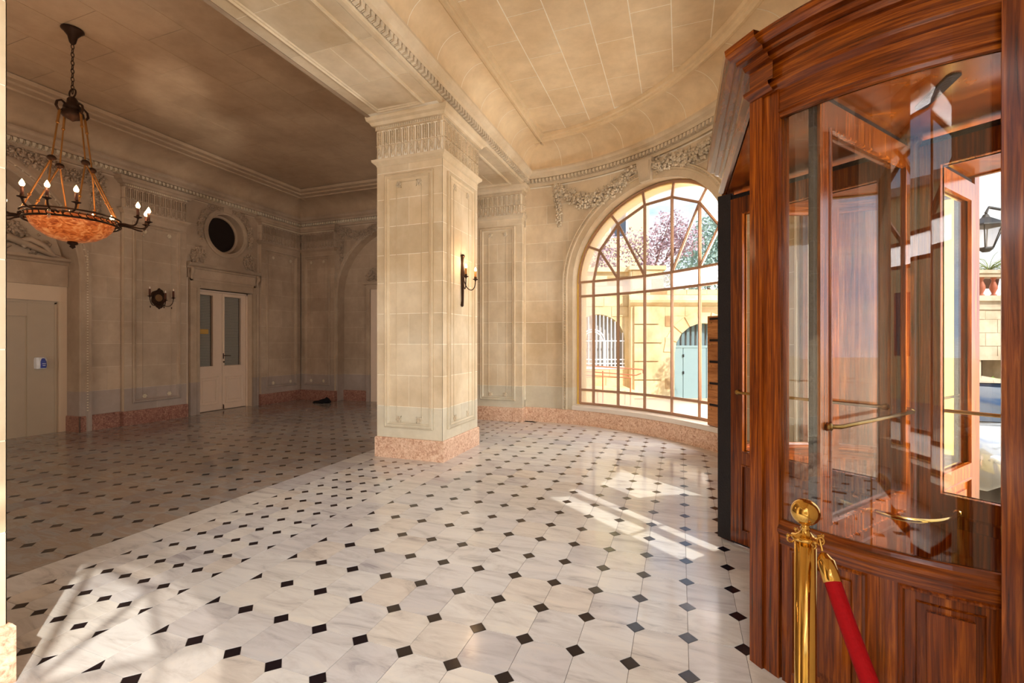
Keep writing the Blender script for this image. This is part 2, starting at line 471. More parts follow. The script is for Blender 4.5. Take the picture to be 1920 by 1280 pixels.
def glass(name, tint, fac=1.0, ior=1.5):
    m, nt, out = new_mat(name)
    tr = nt.nodes.new('ShaderNodeBsdfTransparent'); tr.inputs[0].default_value = tint
    gl = nt.nodes.new('ShaderNodeBsdfGlossy'); gl.inputs['Roughness'].default_value = 0.0; gl.inputs[0].default_value = (1, 1, 1, 1)
    g = nt.nodes.new('ShaderNodeNewGeometry'); dp = nt.nodes.new('ShaderNodeVectorMath'); dp.operation = 'DOT_PRODUCT'
    nt.links.new(g.outputs['Normal'], dp.inputs[0]); nt.links.new(g.outputs['Incoming'], dp.inputs[1])
    def mth(op, a, b=None):
        m_ = nt.nodes.new('ShaderNodeMath'); m_.operation = op
        for i, v in enumerate((a, b)):
            if v is None: continue
            if isinstance(v, (int, float)): m_.inputs[i].default_value = v
            else: nt.links.new(v, m_.inputs[i])
        return m_
    f0 = ((ior - 1) / (ior + 1)) ** 2
    ab = mth('ABSOLUTE', dp.outputs['Value']); iv = mth('SUBTRACT', 1.0, ab.outputs[0]); pw = mth('POWER', iv.outputs[0], 5.0)
    sc_ = mth('MULTIPLY', pw.outputs[0], 1 - f0); ad = mth('ADD', sc_.outputs[0], f0); mu = mth('MULTIPLY', ad.outputs[0], fac); mu.use_clamp = True
    mx = nt.nodes.new('ShaderNodeMixShader'); nt.links.new(mu.outputs[0], mx.inputs[0])
    nt.links.new(tr.outputs[0], mx.inputs[1]); nt.links.new(gl.outputs[0], mx.inputs[2]); nt.links.new(mx.outputs[0], out.inputs[0])
    return m
M['glass'] = glass('clear_glass', (0.985, 0.99, 0.985, 1), 1.25)
M['wing_glass'] = glass('wing_glass', (0.985, 0.99, 0.985, 1), 0.6)
M['win_glass'] = glass('window_glass', (0.95, 0.95, 0.95, 1), 0.8)
def frosted(name):
    m, nt, out = new_mat(name)
    n = pos_noise(nt, 90, 2, 0.5); bp = nt.nodes.new('ShaderNodeBump'); bp.inputs['Strength'].default_value = 0.5; bp.inputs['Distance'].default_value = 0.01
    nt.links.new(n.outputs[0], bp.inputs['Height'])
    tl = nt.nodes.new('ShaderNodeBsdfTranslucent'); tl.inputs[0].default_value = (0.98, 0.94, 0.93, 1); nt.links.new(bp.outputs[0], tl.inputs['Normal'])
    tr = nt.nodes.new('ShaderNodeBsdfTransparent'); tr.inputs[0].default_value = (0.98, 0.95, 0.94, 1)
    mx = nt.nodes.new('ShaderNodeMixShader'); mx.inputs[0].default_value = 0.62
    nt.links.new(tl.outputs[0], mx.inputs[1]); nt.links.new(tr.outputs[0], mx.inputs[2]); nt.links.new(mx.outputs[0], out.inputs[0])
    return m
M['frost'] = frosted('frosted_glass')
M['brass'] = simple('polished_brass', (224, 180, 96), 0.12, 1.0, vary=0.04)
M['brass_dull'] = simple('aged_brass', (176, 140, 78), 0.28, 1.0)
M['bronze'] = simple('dark_bronze', (58, 38, 26), 0.45, 0.6, vary=0.3, scale=30)
M['gilt'] = simple('gilt_rod', (168, 118, 62), 0.35, 0.7)
M['alabaster'] = None
def alabaster():
    m, nt, out = new_mat('amber_bowl_glass'); b = principled(nt, out, 0.3, 0, 0.3)
    n = pos_noise(nt, 7, 4, 0.6, (1, 1, 2.2), 2.5)
    c = ramp(nt, n.outputs[0], [(0.35, lin((150, 62, 22))), (0.5, lin((206, 104, 44))), (0.7, lin((236, 158, 92)))]).outputs[0]
    nt.links.new(c, b.inputs['Base Color']); nt.links.new(c, b.inputs['Emission Color']); b.inputs['Emission Strength'].default_value = 0.26
    return m
M['alabaster'] = alabaster()
def emitter(name, col, st):
    m, nt, out = new_mat(name); e = nt.nodes.new('ShaderNodeEmission'); e.inputs[0].default_value = col; e.inputs[1].default_value = st
    nt.links.new(e.outputs[0], out.inputs[0]); return m
M['flame'] = emitter('lit_bulb', (1.0, 0.62, 0.28, 1), 14)
M['bulb_off'] = simple('unlit_bulb', (226, 208, 190), 0.2)
M['candle'] = simple('candle_sleeve', (86, 48, 34), 0.5)
M['candle_amber'] = simple('amber_candle_sleeve', (176, 116, 58), 0.5)
M['velvet'] = simple('red_velvet', (128, 3, 8), 0.75, vary=0.2, scale=120, bump=0.2, spec=0.2)
M['white_paint'] = simple('cream_door_paint', (218, 192, 166), 0.4, vary=0.05)
M['lift'] = simple('lift_door_paint', (176, 156, 130), 0.35, vary=0.05)
M['lift_frame'] = simple('lift_frame_paint', (206, 180, 150), 0.4, vary=0.05)
M['dark'] = simple('dark_void', (22, 14, 16), 0.3)
M['rubber'] = simple('black_brush_seal', (26, 22, 24), 0.7, vary=0.4, scale=80, bump=0.6)
M['blind'] = simple('grey_blind', (150, 146, 132), 0.5, vary=0.05)
M['handle'] = simple('dark_handle', (60, 40, 30), 0.35, 0.7)
M['plastic'] = simple('white_plastic', (222, 220, 218), 0.3, vary=0.03)
M['blue'] = simple('blue_plastic', (54, 66, 140), 0.3)
M['note'] = simple('ochre_card', (190, 146, 72), 0.6)
M['mullion'] = simple('brown_window_bar', (172, 134, 106), 0.45, vary=0.06)
M['sill'] = simple('white_sill', (226, 214, 198), 0.35, vary=0.05)
M['cloth'] = simple('black_cloth', (14, 14, 20), 0.8, vary=0.3, scale=30)
M['yellow'] = simple('yellow_render', (240, 200, 96), 0.8, vary=0.05, scale=2)
M['facade'] = stone('golden_facade_stone', (240, 222, 180), (218, 190, 142), 0.14, 0.85)
M['facade_dark'] = stone('stained_facade_stone', (206, 176, 130), (170, 134, 94), 0.14, 0.85)
M['yellow_wall'] = simple('yellow_house_render', (248, 228, 174), 0.85, vary=0.08, scale=1)
M['street'] = simple('street_paving', (206, 190, 164), 0.85, vary=0.12, scale=2)
M['blue_door'] = simple('blue_grey_door', (150, 176, 180), 0.5, vary=0.05)
M['blue_slat'] = simple('blue_grey_slat', (112, 138, 146), 0.5)
M['white_iron'] = simple('white_iron', (240, 240, 244), 0.5, vary=0.02)
M['rust_rail'] = simple('terracotta_rail', (186, 112, 76), 0.6)
M['balus'] = stone('balustrade_stone', (212, 196, 172), (180, 162, 136), 0.08, 0.8)
M['clay'] = simple('clay_baluster', (176, 96, 66), 0.6)
M['purple_leaf'] = simple('purple_leaves', (184, 158, 168), 0.7, vary=0.35, scale=3)
M['green_leaf'] = simple('green_leaves', (96, 136, 74), 0.6, vary=0.4, scale=3)
M['blue_green_leaf'] = simple('blue_green_needles', (160, 186, 176), 0.7, vary=0.3, scale=3)
M['bright_leaf'] = simple('hedge_leaves', (120, 168, 60), 0.5, vary=0.4, scale=8)
M['palm_leaf'] = simple('palm_fronds', (142, 156, 76), 0.6, vary=0.3, scale=5)
M['bark'] = simple('bark', (120, 84, 70), 0.85, vary=0.3, scale=10)
M['car'] = simple('silver_car_paint', (196, 200, 204), 0.12, 0.35, 1.0, vary=0.02)
M['car_glass'] = simple('dark_car_glass', (40, 56, 76), 0.04, 0.0, 1.0)
M['tyre'] = simple('tyre_rubber', (24, 24, 26), 0.8)
M['lens'] = simple('headlight_lens', (220, 226, 232), 0.06, 0.2, 1.0)
M['lamp_iron'] = simple('black_lamp_iron', (34, 34, 36), 0.5)
M['lamp_glass'] = frosted('milky_lamp_glass')
M['crystal'] = glass('crystal', (0.92, 0.9, 0.86, 1), 3.0, 1.6)
# ---------------------------------------------------------------- the setting: floor
ELL = Ellipse()
L_DOOR = float(np.interp(PI / 2, ELL.T, ELL.S))
WALL_L = Plane((-9.33, 0), (0, 1), (1, 0))
WALL_B = Plane((0, 9.45), (1, 0), (0, -1))
BEAM_N = Plane((-2.75, 0), (0, 1), (1, 0))
BEAM_H = Plane((-3.76, 0), (0, 1), (-1, 0))

floor_mb = MB(); floor_mb.box(-9.9, 2.6, -3.4, 9.9, -0.2, -0.003)
floor = floor_mb.build('floor', M['grout']); tag(floor, 'white marble octagon floor with small black inset squares', 'floor', kind='structure')

ell_in = [ELL.P(ELL.L * i / 48, 0, 0.21)[:2] for i in range(49)]
nook_poly = [p for p in ell_in if p[0] > -2.548]
nook_poly = list(reversed(nook_poly)); nook_poly = [(-2.548, nook_poly[-1][1]), (-2.548, nook_poly[0][1])] + nook_poly
if sum(nook_poly[i][0] * nook_poly[(i + 1) % len(nook_poly)][1] - nook_poly[(i + 1) % len(nook_poly)][0] * nook_poly[i][1] for i in range(len(nook_poly))) < 0: nook_poly.reverse()
strip_poly = [(-3.70, -2.2), (-2.80, -2.2), (-2.80, 8.2), (-3.70, 8.2)]
hall_poly = [(-9.2, -3.0), (-4.0, -3.0), (-4.0, 9.25), (-9.2, 9.25)]
hall_back = [(-4.0, 8.2), (-2.9, 8.2), (-2.9, 8.2), (-4.0, 8.2)]

def octagon(x0, y0, px, py, g=0.0012, cut=0.043):
    a, b, c, d = x0 + g, x0 + px - g, y0 + g, y0 + py - g
    return [(a + cut, c), (b - cut, c), (b, c + cut), (b, d - cut), (b - cut, d), (a + cut, d), (a, d - cut), (a, c + cut)]
def diamond(x, y, h=0.046):
    return [(x - h, y), (x, y - h), (x + h, y), (x, y + h)]
octs, dias = [], []
def field(poly, x0, px, nx, y0, py, ny0, ny1, cut, hd):
    for i in range(nx + 1):
        for j in range(ny0, ny1 + 1):
            X, Y = x0 + px * i, y0 + py * j
            o = octagon(X, Y, px, py, cut=cut)
            c = clip(o, poly)
            if len(c) > 2 and area(c) > 0.004: octs.append((c, len(c) == 8 and abs(area(c) - area(o)) < 1e-6, (X + px / 2, Y + py / 2), px))
            d0 = diamond(X, Y, hd); c = clip(d0, poly)
            if len(c) > 2 and area(c) > 0.0006: dias.append((c, abs(area(c) - area(d0)) < 1e-7, (X, Y), hd))
field(nook_poly, -2.548, 0.2586, 17, 2.214, 0.29, -15, 22, 0.0475, 0.046)
field(strip_poly, -3.70, 0.18, 5, 1.721, 0.212, -18, 31, 0.0395, 0.038)
field(hall_poly, -4.0 - 0.2586 * 20, 0.2586, 20, 1.979, 0.29, -17, 25, 0.0475, 0.046)

def lay(items, name, mat, mat2=None):
    mat2 = mat2 or mat
    keyed = []
    for it in items:
        c = seen(it[2][0], it[2][1])
        hid = False
        if c:
            p = Vector((it[2][0], it[2][1], -EYE)); u = 960 + p.dot(CR) / c * 866; v = 640 + EYE / c * 866
            if u > 1440 or u < -60 or v > 1330: hid = True
        if -3.8 < it[2][0] < -2.7 and (5.0 < it[2][1] < 6.2 or it[2][1] < 1.2): hid = True
        keyed.append(((1e9 if hid or not c else c / (it[3] if it[3] > 0.1 else it[3] * 6)), it))
    keyed.sort(key=lambda k: k[0])
    shared = {}
    rest = MB(); rest2 = MB()
    for n, (k, it) in enumerate(keyed):
        poly, full, ctr, sz = it
        if n < 290 and k < 1e8:
            if full:
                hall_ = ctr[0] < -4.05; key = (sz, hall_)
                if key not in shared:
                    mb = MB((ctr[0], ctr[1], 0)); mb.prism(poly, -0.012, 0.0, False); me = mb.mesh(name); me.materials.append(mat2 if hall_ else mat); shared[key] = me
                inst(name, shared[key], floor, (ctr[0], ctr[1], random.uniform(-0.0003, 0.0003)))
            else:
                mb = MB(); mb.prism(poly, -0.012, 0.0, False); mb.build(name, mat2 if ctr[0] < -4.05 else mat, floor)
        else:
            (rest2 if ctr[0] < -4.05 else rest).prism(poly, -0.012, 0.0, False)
    stuff(rest.build('distant_' + name, mat, floor)); stuff(rest2.build('distant_' + name, mat2, floor))
lay(octs, 'octagon_tile', M['marble'], M['marble_hall_dim'])
lay(dias, 'diamond_tile', M['black'])
# plain marble bands
y = -3.0; k = 0
while y < 9.2:
    for x0, x1 in ((-2.798, -2.550), (-3.998, -3.702)):
        if x0 < -3 and y > 8.2: continue
        mb = MB(); mb.box(x0, x1, y + 0.001, min(y + 1.1, 8.3 if x0 > -3 else 9.25) - 0.001, -0.012, 0)
        if y < 8.25: mb.build('border_slab', M['marble'], floor)
    y += 1.1
s = 0.0
while s < ELL.L - 0.1:
    s1 = min(s + 0.95, ELL.L); ss = samples(ELL, s + 0.001, s1 - 0.001)
    mb = MB(); mb.grid([[ELL.P(q, 0, -0.1), ELL.P(q, 0, 0.208)] for q in ss]); mb.build('border_slab', M['marble'], floor); s = s1
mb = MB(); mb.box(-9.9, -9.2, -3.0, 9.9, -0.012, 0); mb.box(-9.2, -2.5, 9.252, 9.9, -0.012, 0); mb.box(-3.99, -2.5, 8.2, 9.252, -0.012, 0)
mb.build('border_slab', M['marble_hall_dim'], floor)

# ---------------------------------------------------------------- walls
WIN = (2.19, 1.52, 2.55, 0.335)          # centre run, radius, springing, foot of the arched window
WIN2 = (ELL.L - 2.19, 1.52, 2.55, 0.335)
COURSES = [0.26, 0.665, 1.065, 1.465, 1.858, 2.258, 2.62, 2.99, 3.345, 3.69, 4.03, 4.38]

def arch_wall(mb, sf, s0, s1, ztop, openings, d0, d1, shrink=0.0, zfoot=0.0):
    """openings: (centre, radius, springing, foot) arches or (centre, half width, None, foot, top) boxes"""
    cur = s0
    for o in sorted(openings, key=lambda q: q[0]):
        r = o[1] - shrink; sc = o[0]
        if sc - r > cur: strips(mb, sf, samples(sf, cur, sc - r), zfoot, ztop, d0, d1, True)
        if o[3] > zfoot + 0.01 and o[3] > 0.01: strips(mb, sf, samples(sf, sc - r, sc + r), zfoot, o[3], d0, d1, True)
        if o[2] is None: strips(mb, sf, samples(sf, sc - r, sc + r), o[4], ztop, d0, d1, True)
        else:
            n = 40; ss = [sc - r * math.cos(PI * i / n) for i in range(n + 1)]
            strips(mb, sf, ss, lambda q: o[2] + math.sqrt(max(0, r * r - (q - sc) ** 2)), ztop, d0, d1, True)
        cur = sc + r
    strips(mb, sf, samples(sf, cur, s1), zfoot, ztop, d0, d1, True)

def masonry(parent, sf, s0, s1, mat, mat_low, arches=(), length=0.86, courses=COURSES, d0=-0.004, d1=0.0, holes=None, name='stone_block', gap=0.0035, vis=True, zmin=0, zmax=9):
    for k in range(len(courses) - 1):
        z0, z1 = courses[k] + gap, courses[k + 1] - gap
        if z0 < zmin - 0.05 or z1 > zmax + 0.05: continue
        n = max(1, round((s1 - s0) / length)); off = 0.5 if k % 2 else 0.0
        cuts = [s0] + [s0 + (s1 - s0) * (i + off) / n for i in range(0 if off else 1, n + (0 if not off else 0))] + [s1]
        cuts = sorted(set(c for c in cuts if s0 <= c <= s1))
        for a, b in zip(cuts, cuts[1:]):
            if b - a < 0.05: continue
            p = sf.P((a + b) / 2, (z0 + z1) / 2)
            if vis and not seen(p[0], p[1], p[2]): continue
            a2, b2 = a + gap, b - gap
            pts = {a2, b2}
            for sc, r, sp in arches:
                for q in (sc - r, sc + r):
                    if a2 < q < b2: pts.add(q)
                if z1 > sp:
                    for zz in (z0, z1):
                        if sp < zz < sp + r:
                            w = math.sqrt(r * r - (zz - sp) ** 2)
                            for q in (sc - w, sc + w):
                                if a2 < q < b2: pts.add(q)
            pts = sorted(pts); mb = MB()
            for u, v in zip(pts, pts[1:]):
                if v - u < 0.004: continue
                mid = (u + v) / 2; ar = None
                for sc, r, sp in arches:
                    if abs(mid - sc) < r: ar = (sc, r, sp)
                if ar is None:
                    strips(mb, sf, samples(sf, u, v), z0, z1, d0, d1)
                else:
                    sc, r, sp = ar
                    A = lambda q: sp + math.sqrt(max(0, r * r - (q - sc) ** 2))
                    if A(mid) >= z1: continue
                    nn = 8; ss = [u + (v - u) * i / nn for i in range(nn + 1)]
                    strips(mb, sf, ss, lambda q: clamp(A(q), z0, z1), z1, d0, d1)
            if mb.v:
                mb.build(name, mat_low if k == 0 else mat, parent)

# --- the curved wall of the entrance bay
mb = MB()
door_open = (L_DOOR, 1.32, None, 0.0, 2.95); side_open = (5.15, 0.40, None, 0.10, 3.0)
arch_wall(mb, ELL, -0.26, ELL.L + 0.26, 5.3, [WIN, side_open, door_open, WIN2], -0.20, -0.004, 0.0, -0.2)
wall_right = mb.build('wall_right', M['joint']); tag(wall_right, 'curved limestone wall of the entrance bay pierced by arched windows', 'wall', kind='structure')
mb = MB(); arch_wall(mb, ELL, -0.26, ELL.L + 0.26, 5.5, [WIN, side_open, door_open, WIN2], -0.46, -0.2, 0.07, -0.5)
mb.build('outer_leaf', M['yellow'], wall_right)
masonry(wall_right, ELL, -0.25, 4.72, M['stone'], M['stone_low'], [(WIN[0], 1.71, WIN[2])], 0.82)
for W in (WIN, WIN2):
    mb = MB(); arch_run(mb, ELL, W[0], W[1], W[2], W[3], [(-0.003, 0.0), (-0.003, -0.2)]); mb.build('window_reveal', M['stone'], wall_right)
    mb = MB()
    arch_run(mb, ELL, W[0], W[1], W[2], 0.26, [(0, 0.0), (0, 0.012), (0.10, 0.012), (0.105, 0.03), (0.125, 0.035), (0.14, 0.02), (0.165, 0.02), (0.17, 0.045), (0.19, 0.045), (0.195, -0.003)], 36)
    mb.build('archivolt', M['stone'], wall_right)
# bead moulding round the window
mb = MB(); n = 120
pts = arch_pts(WIN[0], WIN[1] + 0.152, WIN[2], 0.3, 40)
dist = [0]
for p, q in zip(pts, pts[1:]): dist.append(dist[-1] + math.hypot(q[0] - p[0], q[1] - p[1]))
for i in range(int(dist[-1] / 0.045)):
    q = i * 0.045; x = np.interp(q, dist, [p[0] for p in pts]); z = np.interp(q, dist, [p[1] for p in pts])
    mb.ball(ELL.P(float(x), float(z), 0.022), 0.016, 0.016, 0.012, 6, 4)
stuff(mb.build('bead_row', M['carved'], wall_right))
# sill
mb = MB(); ss = samples(ELL, WIN[0] - 1.52, WIN[0] + 1.52)
run(mb, ELL, ss, [(-0.2, 0.345), (0.03, 0.335), (0.035, 0.32), (0.03, 0.262), (0.0, 0.262)]); mb.build('window_sill', M['sill'], wall_right)
# keystone and its carved face
mb = MB()
for (zt, zb, w0, w1, dd) in ((4.40, 4.06, 0.155, 0.105, 0.10), (4.36, 4.10, 0.115, 0.075, 0.115)):
    c = WIN[0] - 0.06
    mb.add([ELL.P(c - w0, zt, 0), ELL.P(c + w0, zt, 0), ELL.P(c + w1, zb, 0), ELL.P(c - w1, zb, 0),
            ELL.P(c - w0, zt, dd), ELL.P(c + w0, zt, dd), ELL.P(c + w1, zb, dd * 0.7), ELL.P(c - w1, zb, dd * 0.7)],
           [(4, 5, 6, 7), (0, 1, 5, 4), (1, 2, 6, 5), (2, 3, 7, 6), (3, 0, 4, 7)])
mb.build('keystone', M['carved'], wall_right)

def leafy(mb, sf, pts, width, n, size=0.04, depth=0.05, rnd=None):
    """a carved swag: leaves, berries and flowers along a line of (s, z)"""
    rnd = rnd or random
    dist = [0]
    for p, q in zip(pts, pts[1:]): dist.append(dist[-1] + math.hypot(q[0] - p[0], q[1] - p[1]))
    xs, zs = [p[0] for p in pts], [p[1] for p in pts]
    for i in range(n):
        q = rnd.random() * dist[-1]; f = q / dist[-1]
        wd = (width(f) if callable(width) else width) * 1.2
        x = float(np.interp(q, dist, xs)); z = float(np.interp(q, dist, zs))
        r, a = wd * math.sqrt(rnd.random()), rnd.random() * 2 * PI
        s_, z_ = x + r * math.cos(a), z + r * math.sin(a)
        h = depth * (1 - 0.6 * r / max(wd, 1e-3)) * rnd.uniform(0.25, 1.35)
        c = Vector(sf.P(s_, z_, h)); u, nrm = sf.frame(s_)
        if rnd.random() < 0.4:
            k = size * rnd.uniform(0.3, 0.5); mb.ball(c, k, k, k, 6, 4)
        else:
            t = rnd.random() * 2 * PI; e1 = (u * math.cos(t) + Vector((0, 0, 1)) * math.sin(t)); e2 = nrm.cross(e1).normalized()
            L_, w_ = size * rnd.uniform(0.8, 1.4), size * rnd.uniform(0.35, 0.6)
            tip = c + e1 * L_ - nrm * 0.012; mid = c + nrm * 0.024 + e1 * L_ * 0.45
            mb.add([c, mid + e2 * w_ - nrm * 0.018, tip, mid - e2 * w_ - nrm * 0.018, mid], [(0, 1, 4), (1, 2, 4), (2, 3, 4), (3, 0, 4)], False)
rg = random.Random(3)
mb = MB()
leafy(mb, ELL, [(0.36, 4.36), (0.37, 4.22), (0.39, 3.95), (0.42, 3.62)], lambda f: 0.075 * (1 - f * 0.75), 200, 0.045, 0.10, rg)
leafy(mb, ELL, [(0.36, 4.33), (0.55, 4.20), (0.80, 4.03), (1.05, 3.98), (1.30, 4.02), (1.60, 4.16), (1.95, 4.34)], lambda f: 0.06 + 0.06 * math.sin(PI * f), 620, 0.058, 0.12, rg)
stuff(mb.build('carved_garland', M['carved'], wall_right))
mb = MB()
leafy(mb, ELL, [(2.30, 4.25), (2.55, 4.24), (2.85, 4.20), (3.15, 4.17), (3.45, 4.22), (3.75, 4.32), (3.95, 4.36)], lambda f: 0.10 - 0.03 * f, 620, 0.058, 0.12, rg)
leafy(mb, ELL, [(4.02, 4.36), (4.01, 3.95), (3.98, 3.62)], lambda f: 0.075 * (1 - f * 0.75), 200, 0.045, 0.10, rg)
stuff(mb.build('carved_garland', M['carved'], wall_right))
mb = MB()
for s_, z_ in ((0.36, 4.36), (1.93, 4.30), (2.34, 4.24), (1.05, 3.98), (3.2, 4.17)):
    for i in range(8):
        a = i * PI / 4; mb.ball(ELL.P(s_ + 0.035 * math.cos(a), z_ + 0.035 * math.sin(a), 0.06), 0.022, 0.022, 0.022, 6, 4)
    mb.ball(ELL.P(s_, z_, 0.075), 0.02, n=6, m=4)
mb.build('carved_rosette', M['carved'], wall_right)

# baseboards
BASE = [(0.0, 0.0), (0.03, 0.0), (0.03, 0.245), (0.018, 0.26), (-0.01, 0.262)]
base_r = MB(); run(base_r, ELL, samples(ELL, -0.25, L_DOOR - 1.32), [(d * 0.5, z * 0.98) for d, z in BASE])
base_r = base_r.build('baseboard_right', M['pink']); tag(base_r, 'pink marble plinth curving under the arched window', 'baseboard', kind='structure')
s = -0.25
for w_ in (0.81, 0.94, 0.96, 0.98, 0.97, 0.95, 0.6):
    mb = MB(); ss = samples(ELL, s + 0.001, s + w_ - 0.001)
    run(mb, ELL, ss, BASE); mb.add([ELL.P(ss[0], z, d) for d, z in BASE], [(0, 1, 2, 3, 4)]); mb.add([ELL.P(ss[-1], z, d) for d, z in BASE], [(0, 1, 2, 3, 4)])
    mb.build('marble_slab', M['pink'], base_r); s += w_

# --- wall at the far end of the hall
NICHE_B = (-6.5, 1.63, 2.62, 0.0)
mb = MB(); arch_wall(mb, WALL_B, -9.9, -2.4, 5.3, [NICHE_B], -0.25, -0.004, 0, -0.2)
mb.box(-9.9, -2.4, 9.70, 9.9, -0.2, 5.3)
wall_back = mb.build('wall_back', M['hall_joint_dim']); tag(wall_back, 'shadowed stone wall at the far end of the hall with an arch', 'wall', kind='structure')
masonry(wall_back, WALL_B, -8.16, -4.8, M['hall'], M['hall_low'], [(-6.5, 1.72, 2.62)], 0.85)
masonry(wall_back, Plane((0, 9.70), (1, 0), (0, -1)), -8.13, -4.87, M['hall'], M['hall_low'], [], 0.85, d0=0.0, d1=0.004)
mb = MB(); arch_run(mb, WALL_B, -6.5, 1.63, 2.62, 0.0, [(-0.003, -0.25), (-0.003, 0.0), (0.01, 0.02), (0.05, 0.02), (0.055, 0.035), (0.08, 0.035), (0.09, -0.003)], 30)
mb.build('archivolt', M['hall'], wall_back)
# --- long wall of the hall
NICHE_L = (3.12, 1.61, 2.62, 0.0); DOOR_O = (7.375, 0.625, None, 0.0, 2.60)
OC = (7.36, 3.84, 0.42)
mb = MB()
arch_wall(mb, WALL_L, -3.4, 6.6, 5.3, [NICHE_L], -0.42, -0.004, 0, -0.2)
strips(mb, WALL_L, [6.6, 6.753], -0.2, 5.3, -0.42, -0.004, True); strips(mb, WALL_L, [8.0, 9.9], -0.2, 5.3, -0.42, -0.004, True)
strips(mb, WALL_L, [6.75, OC[0] - OC[2]], 2.6, 5.3, -0.42, -0.004, True); strips(mb, WALL_L, [OC[0] + OC[2], 8.0], 2.6, 5.3, -0.42, -0.004, True)
ss = [OC[0] - OC[2] * math.cos(PI * i / 24) for i in range(25)]
strips(mb, WALL_L, ss, 2.6, lambda q: OC[1] - math.sqrt(max(0, OC[2] ** 2 - (q - OC[0]) ** 2)), -0.42, -0.004, True)
strips(mb, WALL_L, ss, lambda q: OC[1] + math.sqrt(max(0, OC[2] ** 2 - (q - OC[0]) ** 2)), 5.3, -0.42, -0.004, True)
mb.box(-9.95, -9.75, -3.4, 9.9, -0.2, 5.3)
wall_left = mb.build('wall_left', M['hall_joint_dim']); tag(wall_left, 'long shadowed stone wall behind the chandelier with carved panels', 'wall', kind='structure')
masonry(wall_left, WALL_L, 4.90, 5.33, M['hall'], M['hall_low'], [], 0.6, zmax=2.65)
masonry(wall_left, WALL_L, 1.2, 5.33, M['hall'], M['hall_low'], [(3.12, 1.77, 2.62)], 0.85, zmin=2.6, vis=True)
mb = MB(); arch_run(mb, WALL_L, 3.12, 1.61, 2.62, 0.0, [(-0.003, -0.42), (-0.003, 0.0), (0.012, 0.018), (0.07, 0.018), (0.08, 0.035), (0.10, 0.03), (0.115, 0.045), (0.15, 0.045), (0.16, -0.003)], 36)
mb.build('archivolt', M['hall'], wall_left)
mb = MB()
for i in range(60):
    z = 0.35 + i * 0.045; mb.ball(WALL_L.P(3.12 + 1.61 + 0.092, z, 0.036), 0.014, 0.014, 0.011, 6, 4)
for i in range(52):
    a = i * PI / 104 * 1.98; mb.ball(WALL_L.P(3.12 + 1.702 * math.cos(a), 2.62 + 1.702 * math.sin(a), 0.036), 0.014, 0.014, 0.011, 6, 4)
stuff(mb.build('bead_row', M['carved'], wall_left))
# front walls (behind the viewer)
mb = MB(); mb.box(-9.9, -2.4, -3.4, -3.2, -0.2, 5.3)
wf = mb.build('wall_front', M['hall']); tag(wf, 'plain stone end wall of the hall behind the viewer', 'wall', kind='structure')
# baseboards of the hall
def baseboard(name, sf, spans, label, mat):
    mb = MB(); run(mb, sf, [spans[0][0], spans[0][1]], [(d * 0.6, z * 0.98) for d, z in BASE]); b = mb.build(name, mat); tag(b, label, 'baseboard', kind='structure')
    for a, c in spans[1:] if len(spans) > 1 else spans:
        mb = MB(); run(mb, sf, [a, c], BASE); mb.add([sf.P(a, z, d) for d, z in BASE], [(0, 1, 2, 3, 4)]); mb.add([sf.P(c, z, d) for d, z in BASE], [(0, 1, 2, 3, 4)])
        mb.build('marble_slab', mat, b)
    return b
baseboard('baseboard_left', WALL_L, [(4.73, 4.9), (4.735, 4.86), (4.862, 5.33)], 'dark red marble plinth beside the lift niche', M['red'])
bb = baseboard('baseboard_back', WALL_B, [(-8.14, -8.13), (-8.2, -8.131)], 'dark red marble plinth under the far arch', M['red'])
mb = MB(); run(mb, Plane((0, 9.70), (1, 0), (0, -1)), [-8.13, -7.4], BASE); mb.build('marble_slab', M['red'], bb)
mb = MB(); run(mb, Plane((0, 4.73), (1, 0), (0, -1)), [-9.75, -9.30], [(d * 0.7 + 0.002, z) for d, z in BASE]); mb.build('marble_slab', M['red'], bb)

# ---------------------------------------------------------------- ceilings
class Flat:
    """horizontal surface seen from below: s -> y, z -> x, d down"""
    step = 99.0
    def __init__(s, h): s.h = h
    def P(s, a, z, d=0): return (z, a, s.h - d)
    def frame(s, a): return Vector((0, 1, 0)), Vector((0, 0, -1))
mb = MB()
top = [ELL.P(ELL.L * i / 60, 0, -0.62)[:2] for i in range(61)]
top = [(-9.95, 9.9), (-2.4, 9.9)] + top + [(-2.4, -3.4), (-9.95, -3.4)]
mb.prism(top, 5.32, 5.5)
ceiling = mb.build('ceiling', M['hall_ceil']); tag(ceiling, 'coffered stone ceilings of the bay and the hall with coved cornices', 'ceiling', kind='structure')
mb = MB(); mb.box(-9.4, -3.7, -3.3, 9.5, 5.104, 5.12); mb.build('hall_joint_bed', M['hall_joint_dim'], ceiling)
CORN = [(0.0, 4.40), (0.045, 4.40), (0.045, 4.43), (0.05, 4.445), (0.05, 4.525), (0.105, 4.530), (0.115, 4.57), (0.165, 4.60), (0.185, 4.635), (0.185, 4.665), (0.12, 4.667), (0.12, 4.70)]
def cove_prof(r, z0=4.69, z1=5.0, d0=0.12):
    return [(d0 + (r - d0) * (1 - math.cos(i / 10 * PI / 2)), z0 + (z1 - z0) * math.sin(i / 10 * PI / 2)) for i in range(11)]
def rim(r, w, zc):
    return [(r, 5.0), (r + 0.02, 4.985), (r + 0.05, 4.985), (r + 0.06, 5.01), (r + w * 0.55, 5.015), (r + w * 0.6, 5.04), (r + w * 0.9, 5.045), (r + w, zc)]
